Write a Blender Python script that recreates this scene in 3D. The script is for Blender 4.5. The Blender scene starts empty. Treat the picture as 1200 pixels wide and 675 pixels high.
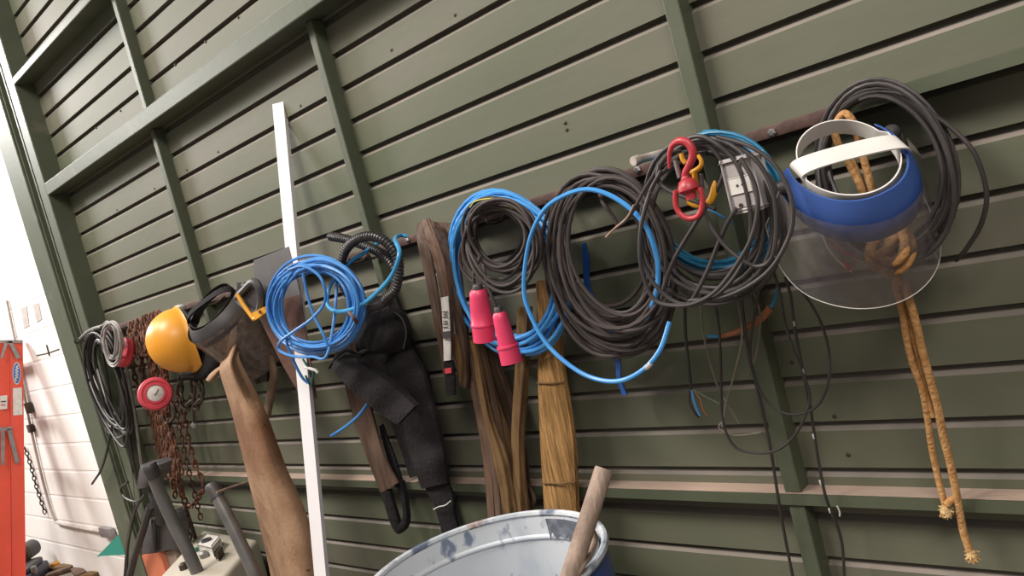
import bpy, bmesh, math, random
from mathutils import Vector, Matrix
from math import pi, sin, cos, radians
random.seed(7)
SC = bpy.context.scene
COL = SC.collection

# ------------------------------------------------------------------ camera
F, DW, EYE = 950.0, 1.5, 1.6           # focal length in pixels, distance of the lens from the green wall, eye height
YAW, PIT, ROL = radians(-43.60137), radians(-3.66886), radians(-15.06053)
fw = Vector((sin(YAW)*cos(PIT), cos(YAW)*cos(PIT), sin(PIT)))
rt = Vector((cos(YAW), -sin(YAW), 0))
up = rt.cross(fw)
CR = rt*cos(ROL) + up*sin(ROL)
CU = -rt*sin(ROL) + up*cos(ROL)
CAMP = Vector((0, -DW, EYE))
cam_d = bpy.data.cameras.new('camera')
cam_d.sensor_width = 36.0
cam_d.lens = F/1200*36.0
cam_d.clip_start = 0.02
cam = bpy.data.objects.new('camera', cam_d)
COL.objects.link(cam)
m3 = Matrix((CR, CU, -fw)).transposed()
cam.matrix_world = Matrix.Translation(CAMP) @ m3.to_4x4()
SC.camera = cam


def ray(px, py):
    return (px-600)*CR - (py-337.5)*CU + F*fw


def at(px, py, y=0.0):
    d = ray(px, py)
    return CAMP + d*((y+DW)/d.y)


def mpp(p):
    return (p-CAMP).dot(fw)/F


# ------------------------------------------------------------------ materials
MATS = {}


def mat(name, col, rough=0.55, metal=0.0, col2=None, scale=8.0, bump=0.0, bscale=None, spec=0.5, stretch=None, amt=1.0, lo=0.35, hi=0.7, detail=4):
    m = bpy.data.materials.new(name)
    m.use_nodes = True
    nt = m.node_tree
    b = nt.nodes['Principled BSDF']
    b.inputs['Roughness'].default_value = rough
    b.inputs['Metallic'].default_value = metal
    b.inputs['Specular IOR Level'].default_value = spec
    if col2 is None:
        col2 = tuple(c*0.8 for c in col)
    tc = nt.nodes.new('ShaderNodeTexCoord')
    mp = nt.nodes.new('ShaderNodeMapping')
    nt.links.new(tc.outputs['Object'], mp.inputs['Vector'])
    if stretch:
        mp.inputs['Scale'].default_value = stretch
    n = nt.nodes.new('ShaderNodeTexNoise')
    n.inputs['Scale'].default_value = scale
    n.inputs['Detail'].default_value = detail
    nt.links.new(mp.outputs[0], n.inputs['Vector'])
    r = nt.nodes.new('ShaderNodeValToRGB')
    r.color_ramp.elements[0].position = lo
    r.color_ramp.elements[1].position = hi
    c2 = tuple(a+(q-a)*amt for a, q in zip(col, col2))
    r.color_ramp.elements[0].color = (*col, 1)
    r.color_ramp.elements[1].color = (*c2, 1)
    nt.links.new(n.outputs['Fac'], r.inputs['Fac'])
    nt.links.new(r.outputs['Color'], b.inputs['Base Color'])
    if bump:
        n2 = nt.nodes.new('ShaderNodeTexNoise')
        n2.inputs['Scale'].default_value = bscale or scale*4
        n2.inputs['Detail'].default_value = 3
        nt.links.new(mp.outputs[0], n2.inputs['Vector'])
        bp = nt.nodes.new('ShaderNodeBump')
        bp.inputs['Strength'].default_value = bump
        bp.inputs['Distance'].default_value = 0.01
        nt.links.new(n2.outputs['Fac'], bp.inputs['Height'])
        nt.links.new(bp.outputs[0], b.inputs['Normal'])
    MATS[name] = m
    return m


def add_layer(m, col, scale, lo, hi, stretch=None, fac=1.0, detail=5, seed=0.0):
    """a second stain / dust colour over the base colour, where a noise exceeds a threshold"""
    nt = m.node_tree
    b = nt.nodes['Principled BSDF']
    src = b.inputs['Base Color'].links[0].from_socket
    tc = nt.nodes.new('ShaderNodeTexCoord')
    mp = nt.nodes.new('ShaderNodeMapping')
    mp.inputs['Location'].default_value = (seed, seed*.7, seed*1.3)
    if stretch:
        mp.inputs['Scale'].default_value = stretch
    nt.links.new(tc.outputs['Object'], mp.inputs['Vector'])
    n = nt.nodes.new('ShaderNodeTexNoise')
    n.inputs['Scale'].default_value = scale
    n.inputs['Detail'].default_value = detail
    nt.links.new(mp.outputs[0], n.inputs['Vector'])
    mr = nt.nodes.new('ShaderNodeMapRange')
    mr.inputs['From Min'].default_value = lo
    mr.inputs['From Max'].default_value = hi
    mr.inputs['To Max'].default_value = fac
    nt.links.new(n.outputs['Fac'], mr.inputs['Value'])
    mx = nt.nodes.new('ShaderNodeMix')
    mx.data_type = 'RGBA'
    nt.links.new(mr.outputs[0], mx.inputs['Factor'])
    nt.links.new(src, mx.inputs[6])
    mx.inputs[7].default_value = (*col, 1)
    nt.links.new(mx.outputs[2], b.inputs['Base Color'])
    return m


green = mat('green_paint', (0.100, 0.116, 0.068), 0.6, 0, (0.080, 0.097, 0.054), 2.2, 0.05, 30, stretch=(.5, 1, 1.3))
add_layer(green, (0.165, 0.145, 0.118), 1.4, 0.34, 0.68, (0.5, 1, 2.0), 0.72, seed=3)
add_layer(green, (0.17, 0.155, 0.125), 60, 0.66, 0.74, (0.6, 1, 1), 0.35, seed=1)
green_d = mat('green_frame_paint', (0.085, 0.098, 0.062), 0.5, 0, (0.068, 0.08, 0.05), 6, 0.05, 40)
add_layer(green_d, (0.19, 0.165, 0.13), 9, 0.6, 0.75, None, 0.4)
dust = mat('dusty_ledge', (0.215, 0.185, 0.158), 0.85, 0, (0.15, 0.14, 0.115), 9, 0.1, 60, stretch=(.5, 1, 1))
dustp = mat('pink_dust_ledge', (0.40, 0.29, 0.23), 0.9, 0, (0.27, 0.21, 0.165), 5, 0.2, 80, stretch=(.6, 2, 1))
groove = mat('groove_tone', (0.10, 0.094, 0.07), 0.9)  # grey-brown colour for the undercut faces of the grooves
railm = mat('rusty_brown_bar', (0.075, 0.042, 0.036), 0.6, 0.2, (0.12, 0.07, 0.055), 18, 0.2, 60)
steel = mat('steel', (0.42, 0.41, 0.40), 0.35, 0.9, (0.3, 0.29, 0.28), 40)
galv = mat('dull_grey_metal', (0.26, 0.25, 0.245), 0.45, 0.4, (0.17, 0.16, 0.16), 25, 0.1)
plaster = mat('white_wall_paint', (0.80, 0.77, 0.74), 0.8, 0, (0.70, 0.66, 0.62), 1.2, 0.1, 25)
concrete = mat('dirty_concrete', (0.12, 0.095, 0.075), 0.9, 0, (0.20, 0.165, 0.13), 5, 0.3, 40)
blackc = mat('black_cable_rubber', (0.030, 0.026, 0.027), 0.5, 0, (0.055, 0.046, 0.045), 14)
blackc2 = mat('dark_cable_rubber', (0.024, 0.022, 0.021), 0.4, 0, (0.04, 0.036, 0.034), 14)
brownc = mat('dusty_black_cable_rubber', (0.040, 0.032, 0.031), 0.6, 0, (0.066, 0.052, 0.048), 10, spec=.35)
bluec = mat('blue_cable', (0.045, 0.20, 0.52), 0.4, 0, (0.06, 0.25, 0.6), 20)
bluel = mat('light_blue_hose', (0.05, 0.27, 0.66), 0.35, 0, (0.07, 0.32, 0.7), 20)
blued = mat('deep_blue_cable', (0.02, 0.10, 0.38), 0.4, 0, (0.03, 0.13, 0.45), 20)
cyan = mat('turquoise_hose', (0.035, 0.26, 0.52), 0.35, 0, (0.05, 0.31, 0.58), 20)
teal = mat('teal_blue_cable', (0.015, 0.16, 0.30), 0.4, 0, (0.025, 0.21, 0.38), 20)
greyc = mat('grey_cable', (0.36, 0.35, 0.34), 0.5, 0, (0.27, 0.26, 0.255), 20)
wireg = mat('dull_grey_wire', (0.13, 0.115, 0.095), 0.6, 0, (0.2, 0.17, 0.14), 20)
conduit = mat('black_corrugated_plastic', (0.022, 0.021, 0.021), 0.35, 0, (0.05, 0.046, 0.044), 60)
pink = mat('pink_red_plug_plastic', (0.70, 0.052, 0.135), 0.4, 0, (0.60, 0.042, 0.11), 15)
redp = mat('red_hook_paint', (0.45, 0.038, 0.05), 0.4, 0, (0.36, 0.03, 0.04), 20, 0.1)
redd = mat('red_disc_plastic', (0.60, 0.05, 0.08), 0.5, 0, (0.48, 0.04, 0.06), 20)
yel = mat('yellow_hook_paint', (0.72, 0.34, 0.02), 0.45, 0, (0.55, 0.24, 0.015), 20)
hat_m = mat('yellow_hard_hat_plastic', (0.80, 0.36, 0.035), 0.38, 0, (0.74, 0.31, 0.03), 5)
whitep = mat('white_plastic', (0.74, 0.72, 0.69), 0.45, 0, (0.66, 0.64, 0.60), 12)
whiteb = mat('white_painted_tube', (0.88, 0.86, 0.88), 0.4, 0, (0.82, 0.80, 0.81), 4)
labelm = mat('pale_label', (0.62, 0.60, 0.56), 0.6, 0, (0.5, 0.48, 0.45), 40)
ink = mat('dark_print', (0.05, 0.05, 0.05), 0.6)
redlab = mat('red_print', (0.55, 0.05, 0.07), 0.6)
orange = mat('orange_fibreglass', (0.70, 0.075, 0.045), 0.45, 0, (0.60, 0.075, 0.035), 6)
orangep = mat('faded_orange_plastic', (0.72, 0.22, 0.11), 0.6, 0, (0.6, 0.17, 0.09), 6)
copper = mat('orange_sleeve', (0.36, 0.14, 0.06), 0.6, 0, (0.25, 0.09, 0.04), 30)
bronze = mat('bare_copper_strand', (0.35, 0.20, 0.13), 0.5, 0.6, (0.5, 0.4, 0.34), 40)
fabric = mat('black_fabric', (0.008, 0.0072, 0.008), 0.85, 0, (0.015, 0.013, 0.014), 12, 0.5, 60, spec=.25)
strapm = mat('charcoal_padded_fabric', (0.018, 0.015, 0.0165), 0.8, 0, (0.011, 0.0095, 0.010), 14, 0.35, 90, spec=.25)
leather = mat('tan_work_leather', (0.33, 0.205, 0.125), 0.75, 0, (0.25, 0.145, 0.08), 14, 0.2, 70, spec=.3, lo=.40, hi=.70, detail=8)
add_layer(leather, (0.14, 0.06, 0.025), 6, 0.54, 0.74, None, 0.6, seed=9)
add_layer(leather, (0.06, 0.03, 0.018), 26, 0.66, 0.72, None, 0.7, seed=4)
beltm = mat('dark_brown_strap', (0.062, 0.034, 0.022), 0.7, 0, (0.13, 0.085, 0.06), 14, 0.4, 50, stretch=(3, 3, .4), spec=.3)
beltl = mat('light_brown_strap', (0.14, 0.085, 0.058), 0.7, 0, (0.08, 0.045, 0.03), 16, 0.4, 60, stretch=(3, 3, .5), spec=.3)
olive = mat('olive_brown_webbing', (0.17, 0.10, 0.04), 0.8, 0, (0.09, 0.052, 0.024), 16, 0.5, 60, stretch=(3, 3, .35), spec=.25)
tan = mat('tan_webbing', (0.40, 0.225, 0.085), 0.85, 0, (0.155, 0.085, 0.028), 26, 0.7, 70, stretch=(4, 4, .22), spec=.2, lo=.38, hi=.68)
rust = mat('rusty_chain_iron', (0.17, 0.068, 0.034), 0.8, 0.1, (0.07, 0.032, 0.021), 30, 0.4, 80)
darkiron = mat('dark_iron', (0.045, 0.035, 0.028), 0.6, 0.5, (0.09, 0.065, 0.045), 30)
ropem = mat('golden_rope', (0.52, 0.30, 0.13), 0.8, 0, (0.40, 0.20, 0.07), 60, 0.5, 130, spec=.2)
ropefray = mat('frayed_rope_end', (0.64, 0.45, 0.22), 0.9, 0, (0.46, 0.27, 0.1), 60, 0.8, 130)
visblue = mat('blue_visor_plastic', (0.03, 0.08, 0.29), 0.45, 0, (0.04, 0.10, 0.33), 6)
charcoal = mat('charcoal_plastic', (0.038, 0.036, 0.038), 0.5, 0, (0.055, 0.05, 0.05), 12)
sawblade = mat('dull_saw_steel', (0.23, 0.225, 0.225), 0.42, 0.45, (0.17, 0.165, 0.165), 6)
sawrust = mat('rusted_saw_steel', (0.16, 0.085, 0.065), 0.7, 0.2, (0.10, 0.05, 0.038), 10, 0.2)
beige = mat('beige_machine_paint', (0.50, 0.46, 0.38), 0.5, 0, (0.42, 0.38, 0.31), 5)
greytube = mat('grey_painted_tube', (0.15, 0.145, 0.14), 0.42, 0.2, (0.10, 0.096, 0.093), 14)
drumw = mat('chalky_white_drum_inside', (0.70, 0.73, 0.76), 0.5, 0, (0.58, 0.63, 0.68), 5, 0.05, 30, stretch=(1, 1, .5))
add_layer(drumw, (0.20, 0.29, 0.42), 7, 0.52, 0.70, (1, 1, .35), 0.6, seed=2)
add_layer(drumw, (0.07, 0.12, 0.22), 22, 0.60, 0.68, (1, 1, .6), 0.8, seed=6)
drumb = mat('blue_drum_outside', (0.016, 0.042, 0.20), 0.4, 0, (0.025, 0.06, 0.25), 5)
drumrim = mat('paint_crusted_rim', (0.66, 0.68, 0.70), 0.55, 0, (0.42, 0.47, 0.52), 9, 0.3, 50)
add_layer(drumrim, (0.07, 0.10, 0.17), 12, 0.54, 0.62, None, 0.85, seed=5)
add_layer(drumrim, (0.25, 0.12, 0.07), 14, 0.60, 0.66, None, 0.8, seed=8)
wood = mat('weathered_pole_wood', (0.36, 0.27, 0.215), 0.75, 0, (0.21, 0.15, 0.115), 14, 0.4, 50, stretch=(2, 2, .5))
pegm = mat('grimy_white_peg', (0.60, 0.52, 0.47), 0.6, 0, (0.3, 0.24, 0.2), 18, 0.2)
tealp = mat('teal_plastic', (0.0, 0.26, 0.20), 0.4, 0, (0.0, 0.21, 0.17), 5)
navy = mat('navy_tool_plastic', (0.02, 0.026, 0.05), 0.45, 0, (0.035, 0.04, 0.06), 8)
bluelogo = mat('blue_logo_ink', (0.05, 0.14, 0.42), 0.5)
greenw = mat('green_wire', (0.02, 0.14, 0.10), 0.5)
ygw = mat('yellow_green_wire', (0.50, 0.45, 0.04), 0.5)


def glassy(name, tint, haze, hazec):
    m = bpy.data.materials.new(name)
    m.use_nodes = True
    nt = m.node_tree
    for n in list(nt.nodes):
        nt.nodes.remove(n)
    out = nt.nodes.new('ShaderNodeOutputMaterial')
    tr = nt.nodes.new('ShaderNodeBsdfTransparent')
    tr.inputs[0].default_value = (*tint, 1)
    df = nt.nodes.new('ShaderNodeBsdfDiffuse')
    gl = nt.nodes.new('ShaderNodeBsdfGlossy')
    gl.inputs['Roughness'].default_value = 0.12
    nz = nt.nodes.new('ShaderNodeTexNoise')
    nz.inputs['Scale'].default_value = 14
    nz.inputs['Detail'].default_value = 6
    mr = nt.nodes.new('ShaderNodeMapRange')
    mr.inputs['From Min'].default_value = .3
    mr.inputs['From Max'].default_value = .75
    mr.inputs['To Min'].default_value = haze*.7
    mr.inputs['To Max'].default_value = haze*1.4
    nt.links.new(nz.outputs['Fac'], mr.inputs['Value'])
    df.inputs[0].default_value = (*hazec, 1)
    m1 = nt.nodes.new('ShaderNodeMixShader')
    nt.links.new(mr.outputs[0], m1.inputs[0])
    nt.links.new(tr.outputs[0], m1.inputs[1])
    nt.links.new(df.outputs[0], m1.inputs[2])
    fr = nt.nodes.new('ShaderNodeFresnel')
    fr.inputs[0].default_value = 1.4
    m2 = nt.nodes.new('ShaderNodeMixShader')
    nt.links.new(fr.outputs[0], m2.inputs[0])
    nt.links.new(m1.outputs[0], m2.inputs[1])
    nt.links.new(gl.outputs[0], m2.inputs[2])
    nt.links.new(m2.outputs[0], out.inputs[0])
    return m


boxm = mat('pale_grey_box_plastic', (0.46, 0.43, 0.43), 0.5, 0, (0.36, 0.335, 0.33), 20)
clearvis = glassy('scratched_clear_visor', (0.88, 0.87, 0.88), 0.30, (0.30, 0.27, 0.275))
smokevis = glassy('dusty_smoked_visor', (0.40, 0.36, 0.33), 0.55, (0.25, 0.195, 0.16))

# ------------------------------------------------------------------ object helpers
WL = {}


def mk(name, V, Fc, m, parent=None, smooth=True, mi=None, origin=None, auto=True):
    """one mesh object; V in world coordinates"""
    if parent is not None:
        o0 = WL[parent]
    elif origin is not None:
        o0 = Vector(origin)
    else:
        c = Vector((0, 0, 0))
        for v in V:
            c += Vector(v)
        o0 = c/len(V)
    me = bpy.data.meshes.new(name)
    me.from_pydata([tuple(Vector(v)-o0) for v in V], [], Fc)
    ms = m if isinstance(m, (list, tuple)) else [m]
    for q in ms:
        me.materials.append(q)
    if mi:
        for p, i in zip(me.polygons, mi):
            p.material_index = i
    bm = bmesh.new()
    bm.from_mesh(me)
    bmesh.ops.recalc_face_normals(bm, faces=bm.faces)
    if smooth:
        for f in bm.faces:
            f.smooth = True
        for e in bm.edges:
            if len(e.link_faces) == 2 and e.calc_face_angle(0) > 0.7:
                e.smooth = False
    bm.to_mesh(me)
    bm.free()
    o = bpy.data.objects.new(name, me)
    COL.objects.link(o)
    WL[o] = o0
    if parent is not None:
        o.parent = parent
    else:
        o.location = o0
    return o


def tag(o, label, cat, group=None):
    o['label'] = label
    o['category'] = cat
    if group:
        o['group'] = group
    return o


def thing(name, label, cat, loc, group=None):
    o = bpy.data.objects.new(name, None)
    o.empty_display_size = 0.03
    o.location = Vector(loc)
    COL.objects.link(o)
    WL[o] = Vector(loc)
    return tag(o, label, cat, group)


def struct(o):
    o['kind'] = 'structure'
    return o


class MB:
    def __init__(s):
        s.V, s.F, s.M = [], [], []

    def add(s, VF, mi=0):
        n = len(s.V)
        s.V += VF[0]
        s.F += [tuple(i+n for i in f) for f in VF[1]]
        s.M += [mi]*len(VF[1])
        return s

    def mk(s, name, m, parent=None, **k):
        return mk(name, s.V, s.F, m, parent, mi=s.M, **k)


def box(x0, x1, y0, y1, z0, z1):
    V = [Vector((x, y, z)) for x in (x0, x1) for y in (y0, y1) for z in (z0, z1)]
    return V, [(0, 1, 3, 2), (4, 6, 7, 5), (0, 4, 5, 1), (2, 3, 7, 6), (0, 2, 6, 4), (1, 5, 7, 3)]


def obox(c, X, Y, Z, bev=0.0):
    """oriented box: centre and three half vectors, bevelled"""
    bm = bmesh.new()
    bmesh.ops.create_cube(bm, size=2)
    for v in bm.verts:
        v.co = c + X*v.co.x + Y*v.co.y + Z*v.co.z
    if bev:
        bmesh.ops.bevel(bm, geom=list(bm.edges), offset=bev, segments=2, affect='EDGES', profile=.5)
    bm.verts.index_update()
    V = [v.co.copy() for v in bm.verts]
    Fc = [tuple(v.index for v in f.verts) for f in bm.faces]
    bm.free()
    return V, Fc


def spline(P, n=8, closed=False):
    """Catmull-Rom through tuples of any dimension"""
    P = [tuple(p) for p in P]
    k = len(P)
    if k < 3 and not closed:
        return [tuple(a+(b-a)*i/n for a, b in zip(P[0], P[1])) for i in range(n+1)]
    out = []
    for i in range(k if closed else k-1):
        if closed:
            a, b, c, d = P[i-1], P[i], P[(i+1) % k], P[(i+2) % k]
        else:
            b, c = P[i], P[i+1]
            a = P[i-1] if i else tuple(2*x-y for x, y in zip(b, c))
            d = P[i+2] if i+2 < k else tuple(2*y-x for x, y in zip(b, c))
        for j in range(n):
            t = j/n
            out.append(tuple(.5*(2*q+(r-p)*t+(2*p-5*q+4*r-s)*t*t+(3*q-p-3*r+s)*t**3) for p, q, r, s in zip(a, b, c, d)))
    if not closed:
        out.append(P[-1])
    return out


def tube(P, r, sides=8, closed=False, rfun=None, caps=True):
    P = [Vector(p) for p in P]
    n = len(P)
    V, Fc = [], []
    N = None
    for i in range(n):
        if closed:
            t = (P[(i+1) % n]-P[i-1])
        else:
            t = P[min(i+1, n-1)]-P[max(i-1, 0)]
        if t.length < 1e-9:
            t = Vector((0, 0, 1))
        t.normalize()
        if N is None:
            N = t.orthogonal().normalized()
        else:
            N = N - t*N.dot(t)
            if N.length < 1e-6:
                N = t.orthogonal()
            N.normalize()
        B = t.cross(N)
        rr = rfun(i, n)*r if rfun else r
        for k in range(sides):
            a = 2*pi*k/sides
            V.append(P[i]+(N*cos(a)+B*sin(a))*rr)
    m = n if closed else n-1
    for i in range(m):
        for k in range(sides):
            a = i*sides+k
            b = i*sides+(k+1) % sides
            j = (i+1) % n
            Fc.append((a, b, j*sides+(k+1) % sides, j*sides+k))
    if caps and not closed:
        Fc.append(tuple(range(sides-1, -1, -1)))
        Fc.append(tuple((n-1)*sides+k for k in range(sides)))
    return V, Fc


def ppath(pts, n=8, y=None, closed=False):
    """spline through photo points (px, py[, depth]) standing at their own distance from the green wall"""
    q = [(p[0], p[1], p[2] if len(p) > 2 else y) for p in pts]
    return [at(*s) for s in spline(q, n, closed)]


def ptube(pts, rpx, y=None, n=8, sides=8, closed=False, rfun=None):
    P = ppath(pts, n, y, closed)
    r = rpx*sum(mpp(p) for p in P)/len(P)
    return tube(P, r, sides, closed, rfun)


def coil_path(cx, cy, a, b, n, y0, y1, rot=17, ja=.06, jc=3.0, smin=.75, smax=1.0, fix=.7, per=36, start=-90, seed=1, slots=None):
    """n loops of a hung coil; loops share the hook at the top, differ in size, lean and depth"""
    R = random.Random(seed)
    K = n*3+2
    key = []
    sz = [smin+(smax-smin)*R.random() for _ in range(n+1)]
    dy = [y0+(y1-y0)*((i+.5*R.random())/n) for i in range(n+1)]
    R.shuffle(dy)
    for k in range(K):
        i = min(k//3, n)
        key.append((sz[i]*(1+ja*R.uniform(-1, 1)), sz[i]*(1+ja*R.uniform(-1, 1)), R.uniform(-jc, jc), R.uniform(-jc, jc), R.uniform(-7, 7), dy[i]))
    P = []
    steps = int(n*per)
    for s in range(steps+1):
        u = s/per*3
        k = int(u)
        f = u-k
        f = f*f*(3-2*f)
        k0, k1 = key[min(k, K-1)], key[min(k+1, K-1)]
        sa, sb, ox, oy, dr, y = [p+(q-p)*f for p, q in zip(k0, k1)]
        th = radians(start)+2*pi*s/per
        ex, ey = a*sa*cos(th), b*sb*sin(th)-fix*b*(1-sb)
        an = radians(-rot+dr)
        x = cx+ox+ex*cos(an)-ey*sin(an)
        yy = cy+oy+ex*sin(an)+ey*cos(an)
        P.append((x, yy, y))
    return P


def coil(cx, cy, a, b, n, y0, y1, rpx, lead=(), tail=(), sides=7, **k):
    pts = coil_path(cx, cy, a, b, n, y0, y1, **k)
    Q = [at(*p) for p in pts]
    if lead:
        Q = [at(*s) for s in spline(list(lead)+[pts[0], pts[3]], 8)][:-8] + Q
    if tail:
        Q = Q + [at(*s) for s in spline([pts[-4], pts[-1]]+list(tail), 8)][9:]
    r = rpx*sum(mpp(p) for p in Q)/len(Q)
    return tube(Q, r, sides)


def loft(rows, nu=10, th=0.004, n=6, bulge=0.0, fold=None, cap=True):
    """cloth or strap: rows of (left px, left py, right px, right py, depth); solid, with real folds in depth"""
    R = spline(rows, n)
    Vf, Vb = [], []
    m = len(R)
    for i, (lx, ly, rx, ry, y) in enumerate(R):
        v = i/(m-1)
        for j in range(nu+1):
            u = j/nu
            d = y-bulge*(1-(2*u-1)**2)
            if fold:
                d += fold(u, v)
            p = at(lx+(rx-lx)*u, ly+(ry-ly)*u, d)
            Vf.append(p)
            Vb.append(p+Vector((0, th, 0)))
    V = Vf+Vb
    w = nu+1
    o = len(Vf)
    Fc = []
    for i in range(m-1):
        for j in range(nu):
            a = i*w+j
            Fc.append((a, a+1, a+w+1, a+w))
            Fc.append((o+a, o+a+w, o+a+w+1, o+a+1))
        a = i*w
        Fc.append((a, a+w, o+a+w, o+a))
        a = i*w+nu
        Fc.append((a, o+a, o+a+w, a+w))
    for j in range(nu):
        Fc.append((j, o+j, o+j+1, j+1))
        a = (m-1)*w+j
        Fc.append((a, a+1, o+a+1, o+a))
    return V, Fc


def lathe(o, axis, prof, n=28, caps=(True, True)):
    axis = axis.normalized()
    A = axis.orthogonal().normalized()
    B = axis.cross(A)
    V, Fc = [], []
    for r, h in prof:
        for k in range(n):
            t = 2*pi*k/n
            V.append(o+axis*h+(A*cos(t)+B*sin(t))*r)
    for i in range(len(prof)-1):
        for k in range(n):
            k2 = (k+1) % n
            Fc.append((i*n+k, i*n+k2, (i+1)*n+k2, (i+1)*n+k))
    if caps[0]:
        Fc.append(tuple(range(n)))
    if caps[1]:
        Fc.append(tuple((len(prof)-1)*n+k for k in range(n)))
    return V, Fc


def prism(poly, d):
    """polygon of world points pushed along d"""
    n = len(poly)
    V = [Vector(p) for p in poly]+[Vector(p)+d for p in poly]
    Fc = [tuple(range(n)), tuple(range(2*n-1, n-1, -1))]
    for i in range(n):
        j = (i+1) % n
        Fc.append((i, j, n+j, n+i))
    return V, Fc


# ------------------------------------------------------------------ the setting
PITCH, Z0 = 0.0957, 1.754
XL, XR = -4.08, 0.55
b = MB()
GD = 0.02
k0, k1 = -16, 16
for k in range(k0, k1+1):
    zt = Z0-PITCH*k            # upper lip of a groove
    zn = zt-0.020              # top of next board face
    zb = zt-PITCH
    def quad(pa, pb, mi):
        (ya, za), (yb, zb_) = pa, pb
        b.add(([Vector((XL, ya, za)), Vector((XR, ya, za)), Vector((XR, yb, zb_)), Vector((XL, yb, zb_))], [(0, 1, 2, 3)]), mi)
    quad((0, zt), (GD*.8, zt+.001), 1)
    quad((GD*.8, zt+.001), (GD, zt-.004), 1)
    quad((GD, zt-.004), (0.001, zn), 2)
    quad((0.001, zn), (0, zb), 0)
wall = struct(b.mk('wall_back', [green, groove, dust], None, smooth=False, origin=(-1.8, 0, 1.5)))
# unseen backing sheet so that no light leaks through
mkb = MB().add(box(XL-.44, XR, 0.024, 0.05, -0.02, 3.4))
struct(mkb.mk('trim_7', green_d, None, smooth=False))

# nail heads in the boards
nails = [(112.5, 150, 0), (141, 130, 0), (205, 76, 0), (240.5, 49, 0), (279, 20.5, 0), (458.5, 58.5, 0), (533, 17.5, 0), (255.5, 178, 0), (219, 199, 0), (181, 221, 0), (137, 246, 0), (662, 144, 0), (664, 152, 0), (994, 533, 0), (352, 124, 0), (928, 425, 0), (978, 488, 0)]
nail0 = None
for px, py, _ in nails:
    p = at(px, py, 0)
    if nail0 is None:
        V, Fc = lathe(p, Vector((0, -1, 0)), [(0.0045, -0.004), (0.0045, 0.001), (0.003, 0.002)], 8)
        nail0 = mk('nail', [v-p for v in V], Fc, darkiron, None, origin=(0, 0, 0))
        nail0.parent = wall
        nail0.location = p-WL[wall]
    else:
        c = nail0.copy()
        c.location = p-WL[wall]
        COL.objects.link(c)
        c.parent = wall

PB = 0.085
tn = [0]


def trim(mb, m, sm=False, name=None):
    sm = False
    tn[0] += 1
    if tn[0] == 7:
        tn[0] = 8
    return struct(mb.mk(name or 'trim_%d' % tn[0], m, None, smooth=sm))


# posts
def post(x0, x1, z0, z1, p=0.04, n=None):
    trim(MB().add(obox(Vector(((x0+x1)/2, -p/2+.012, (z0+z1)/2)), Vector(((x1-x0)/2, 0, 0)), Vector((0, p/2+.012, 0)), Vector((0, 0, (z1-z0)/2)), .003)), green_d, True)


post(-3.014, -2.983, 0.0, 2.335)
post(-3.014, -2.983, 2.40, 3.25)
post(-1.908, -1.879, 0.0, 2.335)
post(-1.908, -1.879, 2.40, 3.25)
post(-0.80, -0.766, 0.0, 0.927)
post(-0.80, -0.766, 0.95, 2.335)
# main beam, upper beam, lower ledge
bm_ = MB().add(obox(Vector(((-4.09+XR)/2, -PB/2+.006, 2.365)), Vector(((XR+4.09)/2, 0, 0)), Vector((0, PB/2+.006, 0)), Vector((0, 0, .029)), .004))
bm_.add(box(-4.08, XR, -.02, .01, 2.392, 2.43))
trim(bm_, green_d, True)
trim(MB().add(obox(Vector((-3.55, -PB/2+.006, 2.88)), Vector((.54, 0, 0)), Vector((0, PB/2+.006, 0)), Vector((0, 0, .017)), .004)), green_d, True)
lg = MB().add(box(-4.08, XR, -.045, .012, .926, .9495))
lg.add(([Vector((-4.08, -.0445, .9503)), Vector((XR, -.0445, .9503)), Vector((XR, .012, .9507)), Vector((-4.08, .012, .9507))], [(0, 1, 2, 3)]), 1)
trim(lg, [green_d, dustp])
# green bar that carries on from the brown rail to the right
trim(MB().add(box(-0.53, XR, -.055, .01, 1.650, 1.654)).add(box(-0.53, XR, -.056, -.050, 1.648, 1.671)), green_d)
# door frame at the left: outer column, rusty recess, inner lip
trim(MB().add(obox(Vector((-4.415, .06, 1.68)), Vector((.105, 0, 0)), Vector((0, .145, 0)), Vector((0, 0, 1.70)), .004)), green_d, True)
trim(MB().add(box(-4.31, -4.17, -.045, .05, 0, 3.38)), railm)
trim(MB().add(box(-4.305, -4.292, -.075, -.04, 0, 3.38)).add(box(-4.25, -4.235, -.068, -.04, 0, 3.38)), green_d)
trim(MB().add(obox(Vector((-4.125, -.03, 1.69)), Vector((.046, 0, 0)), Vector((0, .055, 0)), Vector((0, 0, 1.69)), .004)), green_d, True)

# white wall (whitewashed bricks) behind the gate plane, floor
wm = plaster
nt = wm.node_tree
bs = nt.nodes['Principled BSDF']
tc = nt.nodes.new('ShaderNodeTexCoord')
sx = nt.nodes.new('ShaderNodeSeparateXYZ')
nt.links.new(tc.outputs['Object'], sx.inputs[0])
cb = nt.nodes.new('ShaderNodeCombineXYZ')
nt.links.new(sx.outputs['X'], cb.inputs['X'])
nt.links.new(sx.outputs['Z'], cb.inputs['Y'])
br = nt.nodes.new('ShaderNodeTexBrick')
br.inputs['Scale'].default_value = 1.0
br.inputs['Brick Width'].default_value = .40
br.inputs['Row Height'].default_value = .20
br.inputs['Mortar Size'].default_value = .012
br.inputs['Mortar Smooth'].default_value = .6
nt.links.new(cb.outputs[0], br.inputs['Vector'])
bp = nt.nodes.new('ShaderNodeBump')
bp.inputs['Strength'].default_value = .35
bp.inputs['Distance'].default_value = .01
bp.invert = True
nt.links.new(br.outputs['Fac'], bp.inputs['Height'])
nt.links.new(bp.outputs[0], bs.inputs['Normal'])
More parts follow.
